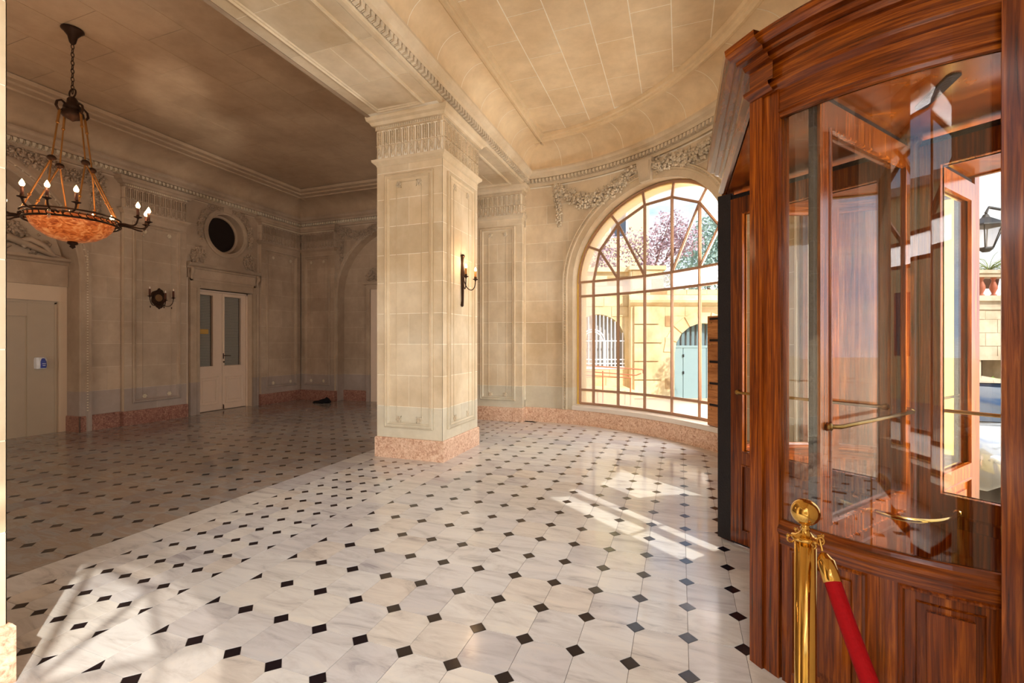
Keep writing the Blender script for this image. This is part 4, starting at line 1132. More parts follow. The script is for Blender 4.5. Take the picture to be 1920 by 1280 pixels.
# ---------------------------------------------------------------- glazing of the arched windows
def glazing(name, W, label, detail=True):
    c, R, sp, zb = W[0], 1.475, 2.565, 0.36
    t = thing(name, ELL.P(c, 0, -0.2), label, 'window', kind='structure'); O = tuple(ELL.P(c, 0, -0.2))
    P = lambda x, z, d=-0.2: ELL.P(c + x, z, d)
    xs = [-1.462, -1.208, -0.745, -0.25, 0.25, 0.745, 1.208, 1.462]; zs = [0.365, 0.614, 2.33, 2.59]
    V = [(-1.208, 2.59), (-1.09, 3.13), (-0.745, 3.55), (-0.25, 3.77), (0.25, 3.77), (0.745, 3.55), (1.09, 3.13), (1.208, 2.59)]
    def on_arc(a): return (R * math.cos(a), sp + R * math.sin(a))
    OA = [PI, PI - math.atan2(3.22 - sp, 1.28), PI - math.atan2(3.735 - sp, 0.88), PI - math.atan2(4.03 - sp, 0.29)]
    OA = OA + [PI - a for a in reversed(OA)]
    OV = [on_arc(a) for a in OA]
    def pane(poly, mat, nm='glass_pane'):
        mb = MB(O); a = [P(x, z, -0.197) for x, z in poly]; b = [P(x, z, -0.203) for x, z in poly]; n = len(poly)
        mb.add(a + b, [tuple(range(n)), tuple(range(2 * n - 1, n - 1, -1))] + [(i, (i + 1) % n, n + (i + 1) % n, n + i) for i in range(n)])
        mb.build(nm, mat, t)
    for i in range(7):
        for j in range(3):
            m = M['win_glass'] if (j == 1 and 0 < i < 6) else M['frost']
            pane([(xs[i], zs[j]), (xs[i + 1], zs[j]), (xs[i + 1], zs[j + 1]), (xs[i], zs[j + 1])], m, 'glass_pane' if m is M['win_glass'] else 'frosted_pane')
    for i in range(7):
        a0, a1 = OA[i], OA[i + 1]; arc = [on_arc(a1 + (a0 - a1) * k / 6) for k in range(7)]
        pane([V[i], V[i + 1]] + arc, M['frost'], 'frosted_pane')
    L = [[(-1.208, 2.59), (-0.745, 2.59), (-1.09, 3.13)], [(-1.09, 3.13), (-0.745, 2.59), (-0.745, 3.55)], [(-0.745, 2.59), (-0.25, 2.59), (-0.745, 3.55)], [(-0.745, 3.55), (-0.25, 2.59), (-0.25, 3.77)]]
    for q in L: pane(q, M['win_glass']); pane([(-x, z) for x, z in reversed(q)], M['win_glass'])
    pane([(-0.25, 2.59), (0.25, 2.59), (0.25, 3.77), (-0.25, 3.77)], M['win_glass'])
    bars = []
    for i, x in enumerate(xs):
        top = 2.59 if i in (0, 1, 6, 7) else V[i - 1][1] if False else {2: 3.55, 3: 3.77, 4: 3.77, 5: 3.55}[i]
        bars.append([(x, zs[0]), (x, top)])
    for z in zs: bars.append([(xs[i], z) for i in range(8)])
    bars.append(V)
    for a, b in zip(V[1:-1], OV[1:-1]): bars.append([a, b])
    for sg in (1, -1):
        bars += [[(sg * -1.09, 3.13), (sg * -0.745, 2.59)], [(sg * -0.745, 3.55), (sg * -0.25, 2.59)]]
    bars.append([on_arc(PI * k / 24) for k in range(25)])
    for b in bars:
        mb = MB(O)
        for p, q in zip(b, b[1:]):
            for (w, dp, dc) in ((0.040, 0.028, -0.2), (0.018, 0.050, -0.2)):
                mb.bar(P(p[0], p[1], dc), P(q[0], q[1], dc), *( (w, dp) if abs(p[0] - q[0]) < 1e-6 and False else (dp, w)))
        mb.build('window_bar', M['mullion'], t)
    return t
glazing('window_1', WIN, 'tall arched window with a fan of diagonal bars looking onto the street')
glazing('window_2', WIN2, 'matching arched window on the other side of the revolving door, seen as a reflection')

# ---------------------------------------------------------------- revolving door
C0 = (1.19, 3.15)
rd = thing('revolving_door', (C0[0], C0[1], 0), 'mahogany revolving door with curved glass and brass push bars', 'revolving door')
O = (C0[0], C0[1], 0)
DR = Drum(C0[0], C0[1], 1.10)
def part(name, parent=None):
    o = bpy.data.objects.new(name, None); COL.objects.link(o); o.parent = parent or rd; return o
def arc(a, b): return samples(DR, a, b)
def solid(mb, a, b, z0, z1, d0, d1): strips(mb, DR, arc(a, b), z0, z1, d0, d1, True)
def curved_wall(a0, a1, ma, mb_, panels, near):
    """a0..a1 glass limits, ma..mb_ middle post"""
    w = part('curved_wall')
    segs = [(a0, ma), (mb_, a1)]
    for s0, s1 in segs:
        mb = MB(O); solid(mb, s0, s1, 0.705, 2.50, -0.004, 0.004); mb.build('curved_glass', M['glass'], w)
        mb = MB(O); solid(mb, s0, s1, 0.60, 0.685, -0.028, 0.018); solid(mb, s0, s1, 2.512, 2.62, -0.028, 0.018); mb.build('curved_board', M['wood_h'], w)
        mb = MB(O); solid(mb, s0, s1, 0.0, 0.60, -0.028, 0.004); mb.build('lower_board', M['wood_v'], w)
        for dd in (1, -1):
            mb = MB(O); e = lambda d: 0.0 + dd * d
            run(mb, DR, arc(s0, s1), [(e(0.004), 0.64), (e(0.024), 0.645), (e(0.034), 0.66), (e(0.034), 0.672), (e(0.02), 0.69), (e(0.014), 0.705), (e(0.004), 0.708)])
            run(mb, DR, arc(s0, s1), [(e(0.004), 2.494), (e(0.014), 2.498), (e(0.018), 2.515), (e(0.028), 2.52), (e(0.028), 2.53), (e(0.018), 2.535)])
            mb.build('glazing_bead', M['wood_h'], w)
    for s0, s1 in panels:
        mb = MB(O)
        for (q0, q1) in ((s0 - 1.8, s0), (s1, s1 + 1.8)): solid(mb, q0, q1, 0.0, 0.60, 0.0, 0.018)
        solid(mb, s0 - 1.8, s1 + 1.8, 0.0, 0.05, 0.0, 0.018)
        rect_frame(mb, DR, s0, s1, 0.05, 0.60, [(0, 0.018), (0.006, 0.026), (0.014, 0.024), (0.02, 0.010), (0.045, 0.006)])
        mb.build('panel_frame', M['wood_v'], w)
        mb = MB(O); rect_frame(mb, DR, s0 + 2.6, s1 - 2.6, 0.10, 0.55, [(0, 0.006), (0.004, 0.016), (0.03, 0.019), (0.034, 0.019)])
        solid(mb, s0 + 4.2, s1 - 4.2, 0.13, 0.52, 0.0, 0.0195); mb.build('raised_panel', M['wood_v'], w)
    for s0, s1, d0, d1 in ((ma, mb_, -0.035, 0.028),):
        mb = MB(O); solid(mb, s0, s1, 0.0, 2.62, d0, d1); solid(mb, s0 + 1.0, s1 - 1.0, 0.03, 2.58, d1, d1 + 0.008); mb.build('post', M['wood_v'], w)
    return w
near = curved_wall(226.2, 305, 264, 269, [(228.6, 243.0), (247.6, 262.5), (270, 284), (288, 303)], True)
far = curved_wall(56.5, 133.3, 92, 97, [(59, 72), (76, 90), (99, 112), (116, 131.5)], False)
for a, b, d0, d1, w in ((219.3, 222.6, -0.06, 0.040, near), (222.6, 226.2, -0.05, 0.025, near), (305, 309.5, -0.05, 0.04, near),
                        (137.6, 141.4, -0.06, 0.040, far), (133.3, 137.6, -0.05, 0.03, far), (50.8, 56.5, -0.05, 0.04, far)):
    mb = MB(O); solid(mb, a, b, 0, 2.64, d0, d1); mb.build('post', M['wood_v'], w)
for a, b, w in ((141.4, 143.2, far), (53.6, 55.6, far), (215.8, 218.2, None)):
    if w is None: continue
    mb = MB(O); solid(mb, a, b, 0.02, 2.60, -0.055 if a > 100 else -0.075, 0.05 if a > 100 else -0.045); mb.build('brush_seal', M['rubber'], w)
# entablature
MOULD1 = [(0.0, 2.615), (0.018, 2.62), (0.045, 2.64), (0.048, 2.655), (0.03, 2.665), (0.018, 2.67)]
FRZ = [(0.018, 2.67), (0.018, 2.755)]
CORN2 = [(0.018, 2.75), (0.04, 2.757), (0.05, 2.78), (0.075, 2.785), (0.08, 2.805), (0.105, 2.812), (0.125, 2.83), (0.13, 2.86), (-0.05, 2.865)]
SIDE = Plane((0.335, 0), (0, 1), (-1, 0))
for nm, pr in (('frieze_moulding', MOULD1), ('frieze', FRZ), ('cornice', CORN2)):
    mb = MB(O); run(mb, DR, arc(222.4, 309), pr); mb.build(nm, M['wood_h'], rd)
    mb = MB(O); run(mb, DR, arc(51, 137.6), pr); mb.build(nm, M['wood_h'], rd)
# straight side over the lobby opening with its corner blocks
def corner_run(mb, pr):
    pts = []
    A = [(0.40, 2.335), (0.325, 2.425), (0.325, 3.875), (0.40, 3.965)]
    def off(d):
        n0 = Vector((A[0][1] - A[1][1], A[1][0] - A[0][0], 0)).normalized()
        if n0.x > 0: n0 = -n0
        n1 = Vector((-1, 0, 0)); n2 = Vector((n0.x, -n0.y, 0))
        b0 = (n0 + n1); b0 = b0 / b0.dot(n1); b2 = (n2 + n1); b2 = b2 / b2.dot(n1)
        return [Vector((*A[0], 0)) + n0 * d, Vector((*A[1], 0)) + b0 * d, Vector((*A[2], 0)) + b2 * d, Vector((*A[3], 0)) + n2 * d]
    rows = [[None] * len(pr) for _ in range(4)]
    for j, (d, z) in enumerate(pr):
        for i, p in enumerate(off(d)): rows[i][j] = (p.x, p.y, z)
    mb.grid(rows)
for nm, pr in (('frieze_moulding', MOULD1), ('frieze', FRZ), ('cornice', CORN2)):
    mb = MB(O); corner_run(mb, pr); mb.build(nm, M['wood_h'], rd)
mb = MB(O); mb.box(0.33, 0.42, 2.42, 3.88, 2.60, 2.70); mb.build('lintel', M['wood_h'], rd)
# ceiling of the drum
mb = MB(O)
HB = [(0.335, 0.0), (4, 0.0), (4, 6), (0.335, 6)]
mb.prism(clip([(C0[0] + 1.09 * math.cos(2 * PI * k / 60), C0[1] + 1.09 * math.sin(2 * PI * k / 60)) for k in range(60)], HB), 2.605, 2.62)
mb.prism(clip([(C0[0] + 1.16 * math.cos(2 * PI * k / 60), C0[1] + 1.16 * math.sin(2 * PI * k / 60)) for k in range(60)], [(0.29, 0.0), (4, 0.0), (4, 6), (0.29, 6)]), 2.84, 2.858)
mb.build('ceiling_board', M['wood_h'], rd)
mb = MB(O); sl_ = [(1.068 + 0.024 * math.cos(a), 2.43 + 0.024 * math.sin(a)) for a in [PI + PI * k / 8 for k in range(9)]] + [(1.068 + 0.024 * math.cos(a), 2.70 + 0.024 * math.sin(a)) for a in [PI * k / 8 for k in range(9)]]
mb.prism(sl_, 2.598, 2.606); mb.build('ceiling_slot', M['rubber'], rd)
mb = MB(O); mb.tube([(C0[0] + 1.03 * math.cos(math.radians(a)), C0[1] + 1.03 * math.sin(math.radians(a)), 2.600) for a in range(-138, 139, 6)], 0.006, 6)
mb.build('ceiling_track', M['brass_dull'], rd)
# wings
def wing_parts():
    g = {}
    mb = MB(); t = 0.023
    mb.box(0.05, 0.135, -t, t, 0.03, 2.55); mb.box(0.955, 1.045, -t, t, 0.03, 2.55)
    mb.box(0.135, 0.955, -t, t, 2.43, 2.55); mb.box(0.135, 0.955, -t, t, 0.60, 0.70); mb.box(0.135, 0.955, -t, t, 0.03, 0.13)
    for sd in (-1, 1):
        PL = Plane((0, sd * t), (1, 0), (0, sd))
        rect_frame(mb, PL, 0.127, 0.963, 0.692, 2.438, [(0, 0), (0.003, 0.006), (0.012, 0.006), (0.016, -0.012)])
        rect_frame(mb, PL, 0.127, 0.963, 0.122, 0.608, [(0, 0), (0.003, 0.006), (0.012, 0.006), (0.016, -0.012)])
    g['wing_frame'] = (mb.mesh('wing_frame'), M['wood_v'])
    mb = MB(); mb.box(0.135, 0.955, -0.012, 0.012, 0.13, 0.60); mb.box(0.20, 0.89, -0.020, 0.020, 0.19, 0.54); g['lower_panel'] = (mb.mesh('lower_panel'), M['wood_v'])
    mb = MB(); mb.box(0.135, 0.955, -0.003, 0.003, 0.70, 2.43); g['glass_pane'] = (mb.mesh('glass_pane'), M['wing_glass'])
    mb = MB(); mb.box(1.045, 1.075, -0.010, 0.010, 0.02, 2.56); mb.box(0.05, 1.045, -0.008, 0.008, 2.55, 2.585); mb.box(0.05, 1.045, -0.008, 0.008, 0.012, 0.03); g['brush_seal'] = (mb.mesh('brush_seal'), M['rubber'])
    mb = MB()
    mb.tube([(0.10, 0.03, 1.13), (0.14, 0.06, 1.13), (0.94, 0.06, 1.13), (0.985, 0.03, 1.13)], 0.010, 8)
    mb.lathe([(0.0, 0.0), (0.02, 0.0), (0.016, 0.02), (0.004, 0.035), (0, 0.035)], (0.10, 0.022, 1.13), 10, 'y'); mb.lathe([(0.0, 0.0), (0.02, 0.0), (0.016, 0.02), (0, 0.022)], (0.985, 0.022, 1.13), 10, 'y')
    g['push_bar'] = (mb.mesh('push_bar'), M['brass_dull'])
    return g
WP = wing_parts()
for me, m in WP.values(): me.materials.append(m)
for ang, flip in ((-38, 0), (52, 0), (142, 0), (232, 0)):
    w = part('wing'); w.rotation_euler = (0, 0, math.radians(ang))
    for nm, (me, m) in WP.items(): inst(nm, me, w, (0, 0, 0))
mb = MB(O); mb.lathe([(0.0, 0.0), (0.06, 0.0), (0.06, 0.02), (0.048, 0.03), (0.048, 2.56), (0.06, 2.58), (0.06, 2.605), (0, 2.605)], (C0[0], C0[1], 0), 16); mb.build('centre_post', M['wood_v'], rd)
# curved brass grab rail inside the near compartment
def bez(p, q, r, s, n=14):
    p, q, r, s = map(Vector, (p, q, r, s))
    return [p * (1 - t) ** 3 + q * 3 * t * (1 - t) ** 2 + r * 3 * t * t * (1 - t) + s * t ** 3 for t in [i / n for i in range(n + 1)]]
mb = MB(O); mb.tube(bez((0.845, 2.80, 0.675), (0.93, 2.66, 0.66), (1.16, 2.68, 0.63), (1.335, 3.0, 0.625), 18), 0.013, 8)
mb.box(0.825, 0.845, 2.785, 2.815, 0.635, 0.715); mb.ball((1.335, 3.0, 0.625), 0.02); mb.build('grab_rail', M['brass'], rd)
# closing boards between the drum and the wall of the bay
for (xa, ya, xb, yb) in ((1.02, 4.265, 1.64, 4.47), (1.02, 2.035, 1.64, 1.80)):
    mb = MB(O); n_ = Vector((-(yb - ya), xb - xa, 0)).normalized() * 0.02
    if ya < 3: n_ = -n_
    mb.prism([(xa, ya), (xb, yb), (xb + n_.x, yb + n_.y), (xa + n_.x, ya + n_.y)] if ya > 3 else [(xa, ya), (xa + n_.x, ya + n_.y), (xb + n_.x, yb + n_.y), (xb, yb)], 0, 2.96); mb.build('closing_board', M['wood_v'], rd)
mb = MB(O); mb.box(1.3, 1.7, 1.78, 4.5, 2.858, 2.97); mb.build('closing_board', M['wood_h'], rd)

# ---------------------------------------------------------------- stanchions and rope
def stanchion(loc, label):
    t = thing('rope_stanchion', loc, label, 'stanchion')
    mb = MB(); mb.lathe([(0, 0.0), (0.16, 0.0), (0.16, 0.012), (0.13, 0.022), (0.06, 0.035), (0.045, 0.055), (0.034, 0.06), (0, 0.06)], n=28); mb.build('weighted_base', M['brass'], t)
    mb = MB(); mb.lathe([(0.0305, 0.055), (0.0305, 0.872), (0.0, 0.872)], n=28); mb.build('pole', M['brass'], t)
    mb = MB(); mb.lathe([(0.0, 0.868), (0.038, 0.870), (0.041, 0.876), (0.038, 0.882), (0.026, 0.884), (0.02, 0.888), (0.014, 0.896), (0.012, 0.903), (0.016, 0.907), (0.011, 0.912), (0.013, 0.918), (0, 0.92)], n=24)
    for k in range(4):
        a = k * PI / 2 + 0.3; c = Vector((0.045 * math.cos(a), 0.045 * math.sin(a), 0.872)); r_ = Vector((math.cos(a), math.sin(a), 0))
        mb.tube([c + r_ * 0.011 * math.cos(2 * PI * i / 10) + Vector((0, 0, 0.011)) * math.sin(2 * PI * i / 10) for i in range(10)], 0.003, 6, closed=True)
        mb.ball(c + r_ * 0.008 + Vector((0, 0, 0.010)), 0.006)
    mb.build('hook_collar', M['brass'], t)
    mb = MB(); mb.ball((0, 0, 0.957), 0.0415, n=28, m=18); mb.build('ball_finial', M['brass'], t)
    return t
SA, SB = Vector((0.375, 1.703, 0)), Vector((0.86, 0.0, 0))
stanchion(SA, 'brass rope stanchion with a round ball top before the revolving door')
stanchion(SB, 'second brass stanchion beside the viewer holding the other end of the rope')
hd = (SB - SA); hd.z = 0; hd.normalize()
A_, B_ = SA + hd * 0.055 + Vector((0.02, 0, 0.855)), SB - hd * 0.055 + Vector((0, 0, 0.86))
rp = thing('velvet_rope', (SA.x, SA.y, 0.3), 'red velvet rope hanging from the brass stanchion by the revolving door', 'rope')
O = (SA.x, SA.y, 0.3)
path = []
for i in range(41):
    t_ = i / 40; p = A_.lerp(B_, t_); p.z -= 4 * 0.56 * t_ * (1 - t_); path.append(p)
mb = MB(O); mb.tube(path[1:-1], 0.0225, 14); mb.build('velvet_cover', M['velvet'], rp)
for e0, e1 in ((path[0], path[1]), (path[-1], path[-2])):
    d_ = (e1 - e0).normalized(); mb = MB(O)
    mb.tube([e0, e0 + d_ * 0.006, e0 + d_ * 0.02, e0 + d_ * 0.025, e1 + d_ * 0.012, e1 + d_ * 0.014], [0.008, 0.014, 0.021, 0.0245, 0.0245, 0.023], 16)
    mb.tube([e0 - d_ * 0.004, e0 - d_ * 0.018 + Vector((0, 0, 0.004)), e0 - d_ * 0.03 + Vector((0, 0, 0.012))], 0.004, 6)
    mb.tube([e0 - d_ * 0.022 + Vector((0.010 * math.cos(2 * PI * k / 10), 0, 0.012 + 0.012 * math.sin(2 * PI * k / 10))) for k in range(10)], 0.0028, 6, closed=True)
    mb.build('brass_ferrule', M['brass'], rp)

# ---------------------------------------------------------------- glazed side door between the window and the revolving door
sdr = thing('door_4', ELL.P(5.15, 0, -0.1), 'narrow glazed mahogany side door seen through the revolving door', 'door', kind='structure')
O = tuple(ELL.P(5.15, 0, -0.1))
mb = MB(O)
for a, b, z0, z1 in ((4.751, 4.80, 0.10, 2.999), (5.20, 5.34, 0.10, 2.999), (5.50, 5.549, 0.10, 2.999), (4.80, 5.20, 2.93, 2.999), (4.80, 5.20, 0.10, 0.30), (5.34, 5.50, 2.75, 2.999), (5.34, 5.50, 0.10, 0.62)):
    strips(mb, ELL, samples(ELL, a, b), z0, z1, -0.10, -0.04, True)
mb.build('door_frame', M['wood_v'], sdr)
for a, b, z0, z1 in ((4.80, 5.20, 0.30, 2.93), (5.34, 5.50, 0.62, 2.75)):
    mb = MB(O); strips(mb, ELL, [a, b], z0, z1, -0.073, -0.067, True); mb.build('glass_pane', M['win_glass'], sdr)

# ---------------------------------------------------------------- mailbox cabinet
a0, a1 = Vector(ELL.P(3.27, 0, 0.01)), Vector(ELL.P(3.74, 0, 0.01))
uu = (a1 - a0).normalized(); nn_ = Vector((uu.y, -uu.x, 0))
if nn_.dot(Vector((-1, -1, 0))) < 0: nn_ = -nn_
mx = thing('mailbox_cabinet', (a0.x, a0.y, 0.345), 'narrow wooden stack of five letter boxes standing on the window sill', 'mailbox')
O = (a0.x, a0.y, 0.345)
CB = Plane((a0.x, a0.y), (uu.x, uu.y), (nn_.x, nn_.y)); W_ = (a1 - a0).length
mb = MB(O); strips(mb, CB, [0, W_], 0.345, 1.85, -0.14, 0.0, True); mb.build('carcass', M['box_wood'], mx)
for k in range(5):
    z0 = 0.365 + k * 0.295
    mb = MB(O); strips(mb, CB, [0.02, W_ - 0.02], z0, z0 + 0.245, 0, 0.016); mb.build('box_door', M['box_wood'], mx)
    mb = MB(O); strips(mb, CB, [0.04, W_ - 0.04], z0 + 0.252, z0 + 0.282, 0.0, 0.004); mb.build('letter_slot', M['dark'], mx)
    mb = MB(O); p0 = CB.P(0.30, z0 + 0.20, 0.02)
    mb.tube([CB.P(0.22 + 0.03 * (1 - math.cos(a)), z0 + 0.17 + 0.045 * math.cos(a * 1.0), 0.018 + 0.014 * math.sin(a)) for a in [PI * i / 8 for i in range(9)]], 0.004, 6); mb.build('pull_handle', M['bronze'], mx)
    mb = MB(O); c_ = CB.P(0.09, z0 + 0.21, 0.018); mb.ball(c_, 0.009); mb.build('lock', M['brass_dull'], mx)

# ---------------------------------------------------------------- sconce on the free-standing pillar
sc = thing('wall_sconce', (-2.772, 5.62, 2.33), 'lit two-candle bronze sconce on the free-standing pillar', 'sconce')
O = (-2.772, 5.62, 2.33)
mb = MB(O); X = -2.772
mb.tube([(X + 0.012, 5.62, 1.99), (X + 0.02, 5.62, 2.05), (X + 0.02, 5.62, 2.30), (X + 0.022, 5.62, 2.40), (X + 0.016, 5.62, 2.55), (X + 0.016, 5.62, 2.64)], [0.022, 0.016, 0.022, 0.030, 0.016, 0.026], 8)
mb.ball((X + 0.02, 5.62, 2.65), 0.03, 0.036, 0.026); mb.ball((X + 0.012, 5.62, 1.99), 0.02, 0.03, 0.024); mb.build('back_plate', M['bronze'], sc)
for sg in (-1, 1):
    y1_ = 5.62 + sg * 0.15
    mb = MB(O); mb.tube(bez((X + 0.03, 5.62 + sg * 0.012, 2.36), (X + 0.05, 5.62 + sg * 0.02, 2.16), (X + 0.14, y1_, 2.14), (X + 0.14, y1_, 2.33), 14), 0.007, 6)
    mb.lathe([(0.006, -0.03), (0.012, -0.01), (0.03, 0.0), (0.042, 0.008), (0.018, 0.012), (0.02, 0.035), (0, 0.035)], (X + 0.14, y1_, 2.345), 12); mb.build('arm', M['bronze'], sc)
    mb = MB(O); mb.lathe([(0.0, 0), (0.016, 0.0), (0.016, 0.085), (0, 0.085)], (X + 0.14, y1_, 2.375), 12); mb.build('candle', M['candle_amber'], sc)
    mb = MB(O); mb.lathe([(0.006, 0), (0.015, 0.012), (0.017, 0.024), (0.009, 0.044), (0.0, 0.062)], (X + 0.14, y1_, 2.458), 10); mb.build('flame_bulb', M['flame'], sc)
def point_light(name, loc, power, col, r=0.02):
    l = bpy.data.lights.new(name, 'POINT'); l.energy = power; l.color = col; l.shadow_soft_size = r
    o = bpy.data.objects.new(name, l); o.location = loc; COL.objects.link(o); return o
point_light('sconce_glow', (X + 0.16, 5.62, 2.56), 3.0, (1.0, 0.62, 0.34))
# ---------------------------------------------------------------- mirror sconce
X = -9.242
sc = thing('wall_sconce', (X, 5.90, 2.30), 'unlit three-candle bronze sconce with a small round mirror on the shadowed pilaster', 'sconce')
O = (X, 5.90, 2.30)
mb = MB(O)
rows = []
for rad, d in ((0.068, 0.02), (0.075, 0.04), (0.095, 0.03), (0.0, 0.0)):
    pass
n = 32; outer = [0.118 * (1 + 0.10 * math.cos(5 * (2 * PI * k / n)) + 0.22 * max(0, math.sin(2 * PI * k / n)) ** 3 + 0.5 * max(0, -math.sin(2 * PI * k / n)) ** 6) for k in range(n)]
ring = lambda f, d: [(X + d, 5.90 + f(k) * 1.12 * math.cos(2 * PI * k / n), 2.32 + f(k) * 1.12 * math.sin(2 * PI * k / n)) for k in range(n)]
mb.grid([ring(lambda k: outer[k], 0.0), ring(lambda k: outer[k] * 0.98, 0.02), ring(lambda k: outer[k] * 0.8, 0.035), ring(lambda k: 0.066, 0.03), ring(lambda k: 0.058, 0.014)], False, closed_v=True)
for k in range(22):
    a = 2 * PI * k / 22; mb.ball((X + 0.03, 5.90 + 0.105 * math.cos(a), 2.32 + 0.115 * math.sin(a)), 0.018, 0.02, 0.018, 6, 4)
mb.ball((X + 0.025, 5.90, 2.47), 0.02, 0.028, 0.035); mb.ball((X + 0.025, 5.90, 2.15), 0.02, 0.025, 0.045)
mb.build('scrolled_plate', M['bronze'], sc)
mb = MB(O); mb.add(ring(lambda k: 0.06, 0.016), [tuple(range(n))]); mb.build('round_mirror', simple('old_mirror', (200, 180, 160), 0.08, 1.0), sc)
for dy, dx, zz in ((-0.21, 0.10, 2.33), (0.0, 0.20, 2.27), (0.21, 0.10, 2.33)):
    mb = MB(O); mb.tube(bez((X + 0.03, 5.90 + dy * 0.2, 2.22), (X + dx * 0.7, 5.90 + dy * 0.5, 2.12), (X + dx, 5.90 + dy, 2.16), (X + dx, 5.90 + dy, zz), 12), 0.007, 6)
    mb.lathe([(0.006, -0.03), (0.012, -0.01), (0.034, 0.0), (0.040, 0.006), (0.016, 0.010), (0.018, 0.02), (0, 0.02)], (X + dx, 5.90 + dy, zz), 12)
    mb.ball((X + dx * 0.8, 5.90 + dy * 0.9, 2.14), 0.009, 0.009, 0.02); mb.build('arm', M['bronze'], sc)
    mb = MB(O); mb.lathe([(0, 0), (0.018, 0.0), (0.018, 0.12), (0, 0.12)], (X + dx, 5.90 + dy, zz + 0.015), 10); mb.build('candle', M['candle'], sc)
    mb = MB(O); mb.lathe([(0.005, 0), (0.010, 0.012), (0.011, 0.02), (0.005, 0.04), (0, 0.052)], (X + dx, 5.90 + dy, zz + 0.135), 8); mb.build('bulb', M['bulb_off'], sc)

# ---------------------------------------------------------------- chandelier
CH = (-6.58, 3.27, 2.9)
ch = thing('chandelier', CH, 'bronze chandelier with an amber glass bowl and twelve lit candle bulbs', 'chandelier')
mb = MB(); mb.lathe([(0.0, 2.195), (0.10, 2.195), (0.105, 2.18), (0.085, 2.165), (0.045, 2.11), (0.03, 2.04), (0.015, 2.02), (0, 2.01)], n=20); mb.build('ceiling_canopy', M['bronze'], ch)
mb = MB(); z = 2.02; k = 0
while z > 1.50:
    pts = []
    for i in range(10):
        a = 2 * PI * i / 10; w_, h_ = 0.014 * math.cos(a), 0.030 * math.sin(a)
        pts.append((w_, 0, z - 0.025 + h_) if k % 2 else (0, w_, z - 0.025 + h_))
    mb.tube(pts, 0.0045, 5, closed=True); z -= 0.047; k += 1
mb.build('chain', M['bronze'], ch)
mb = MB()
mb.tube([(0.06 * math.cos(a), 0, 1.46 + 0.05 * math.sin(a)) for a in [2 * PI * i / 16 for i in range(16)]], 0.009, 6, closed=True)
mb.lathe([(0.0, 1.42), (0.03, 1.41), (0.05, 1.38), (0.055, 1.33), (0.08, 1.31), (0.085, 1.28), (0.06, 1.26), (0.10, 1.24), (0.105, 1.20), (0.07, 1.17), (0.03, 1.15), (0, 1.13)], n=18)
for k in range(4):
    a = math.radians(6 + 90 * k); d_ = Vector((math.cos(a), math.sin(a), 0))
    mb.tube([d_ * 0.06 + Vector((0, 0, 1.30)), d_ * 0.11 + Vector((0, 0, 1.33)), d_ * 0.15 + Vector((0, 0, 1.30)), d_ * 0.16 + Vector((0, 0, 1.25)), d_ * 0.135 + Vector((0, 0, 1.21)), d_ * 0.10 + Vector((0, 0, 1.22))], [0.012, 0.012, 0.012, 0.014, 0.012, 0.01], 6)
mb.build('crown_hub', M['bronze'], ch)
for k in range(4):
    a = math.radians(6 + 90 * k); d_ = Vector((math.cos(a), math.sin(a), 0)); K = d_ * 0.20 + Vector((0, 0, 0.64))
    mb = MB(); top = d_ * 0.125 + Vector((0, 0, 1.22)); mb.tube([top, top.lerp(K, 0.25)], 0.013, 6); mb.ball(top.lerp(K, 0.27), 0.018); mb.tube([top.lerp(K, 0.25), K], 0.009, 6)
    mb.build('hanging_rod', M['gilt'], ch)
    mb = MB(); mb.ball(K, 0.042, 0.042, 0.034); mb.build('rod_boss', M['bronze'], ch)
    for sg in (-1, 1):
        a2 = a + sg * math.radians(27); e = Vector((0.41 * math.cos(a2), 0.41 * math.sin(a2), 0.04))
        mb = MB(); mb.tube([K, e], 0.0085, 6); mb.ball(K.lerp(e, 0.72), 0.016); mb.build('hanging_rod', M['gilt'], ch)
mb = MB()
for z_, r_, w_ in ((0.040, 0.425, 0.010), (-0.040, 0.41, 0.012), (0.0, 0.435, 0.006)):
    mb.tube([(r_ * math.cos(2 * PI * i / 48), r_ * math.sin(2 * PI * i / 48), z_) for i in range(48)], w_, 6, closed=True)
for i in range(40):
    a = 2 * PI * i / 40
    q = [Vector(((0.425 + 0.01 * math.sin(3 * t)) * math.cos(a + 0.055 * math.cos(t) * t / 5), (0.425 + 0.01 * math.sin(3 * t)) * math.sin(a + 0.055 * math.cos(t) * t / 5), 0.034 * math.sin(t) * t / 5)) for t in [j * 0.62 for j in range(9)]]
    mb.tube(q, 0.0055, 4)
mb.build('pierced_ring', M['bronze'], ch)
mb = MB(); mb.lathe([(0.385, 0.02), (0.375, -0.02), (0.35, -0.09), (0.295, -0.155), (0.215, -0.21), (0.12, -0.243), (0.0, -0.252)], n=36); mb.build('amber_bowl', M['alabaster'], ch)
mb = MB(); mb.lathe([(0.0, -0.246), (0.045, -0.252), (0.05, -0.275), (0.02, -0.295), (0.03, -0.31), (0.012, -0.325), (0, -0.335)], n=14); mb.build('finial', M['bronze'], ch)
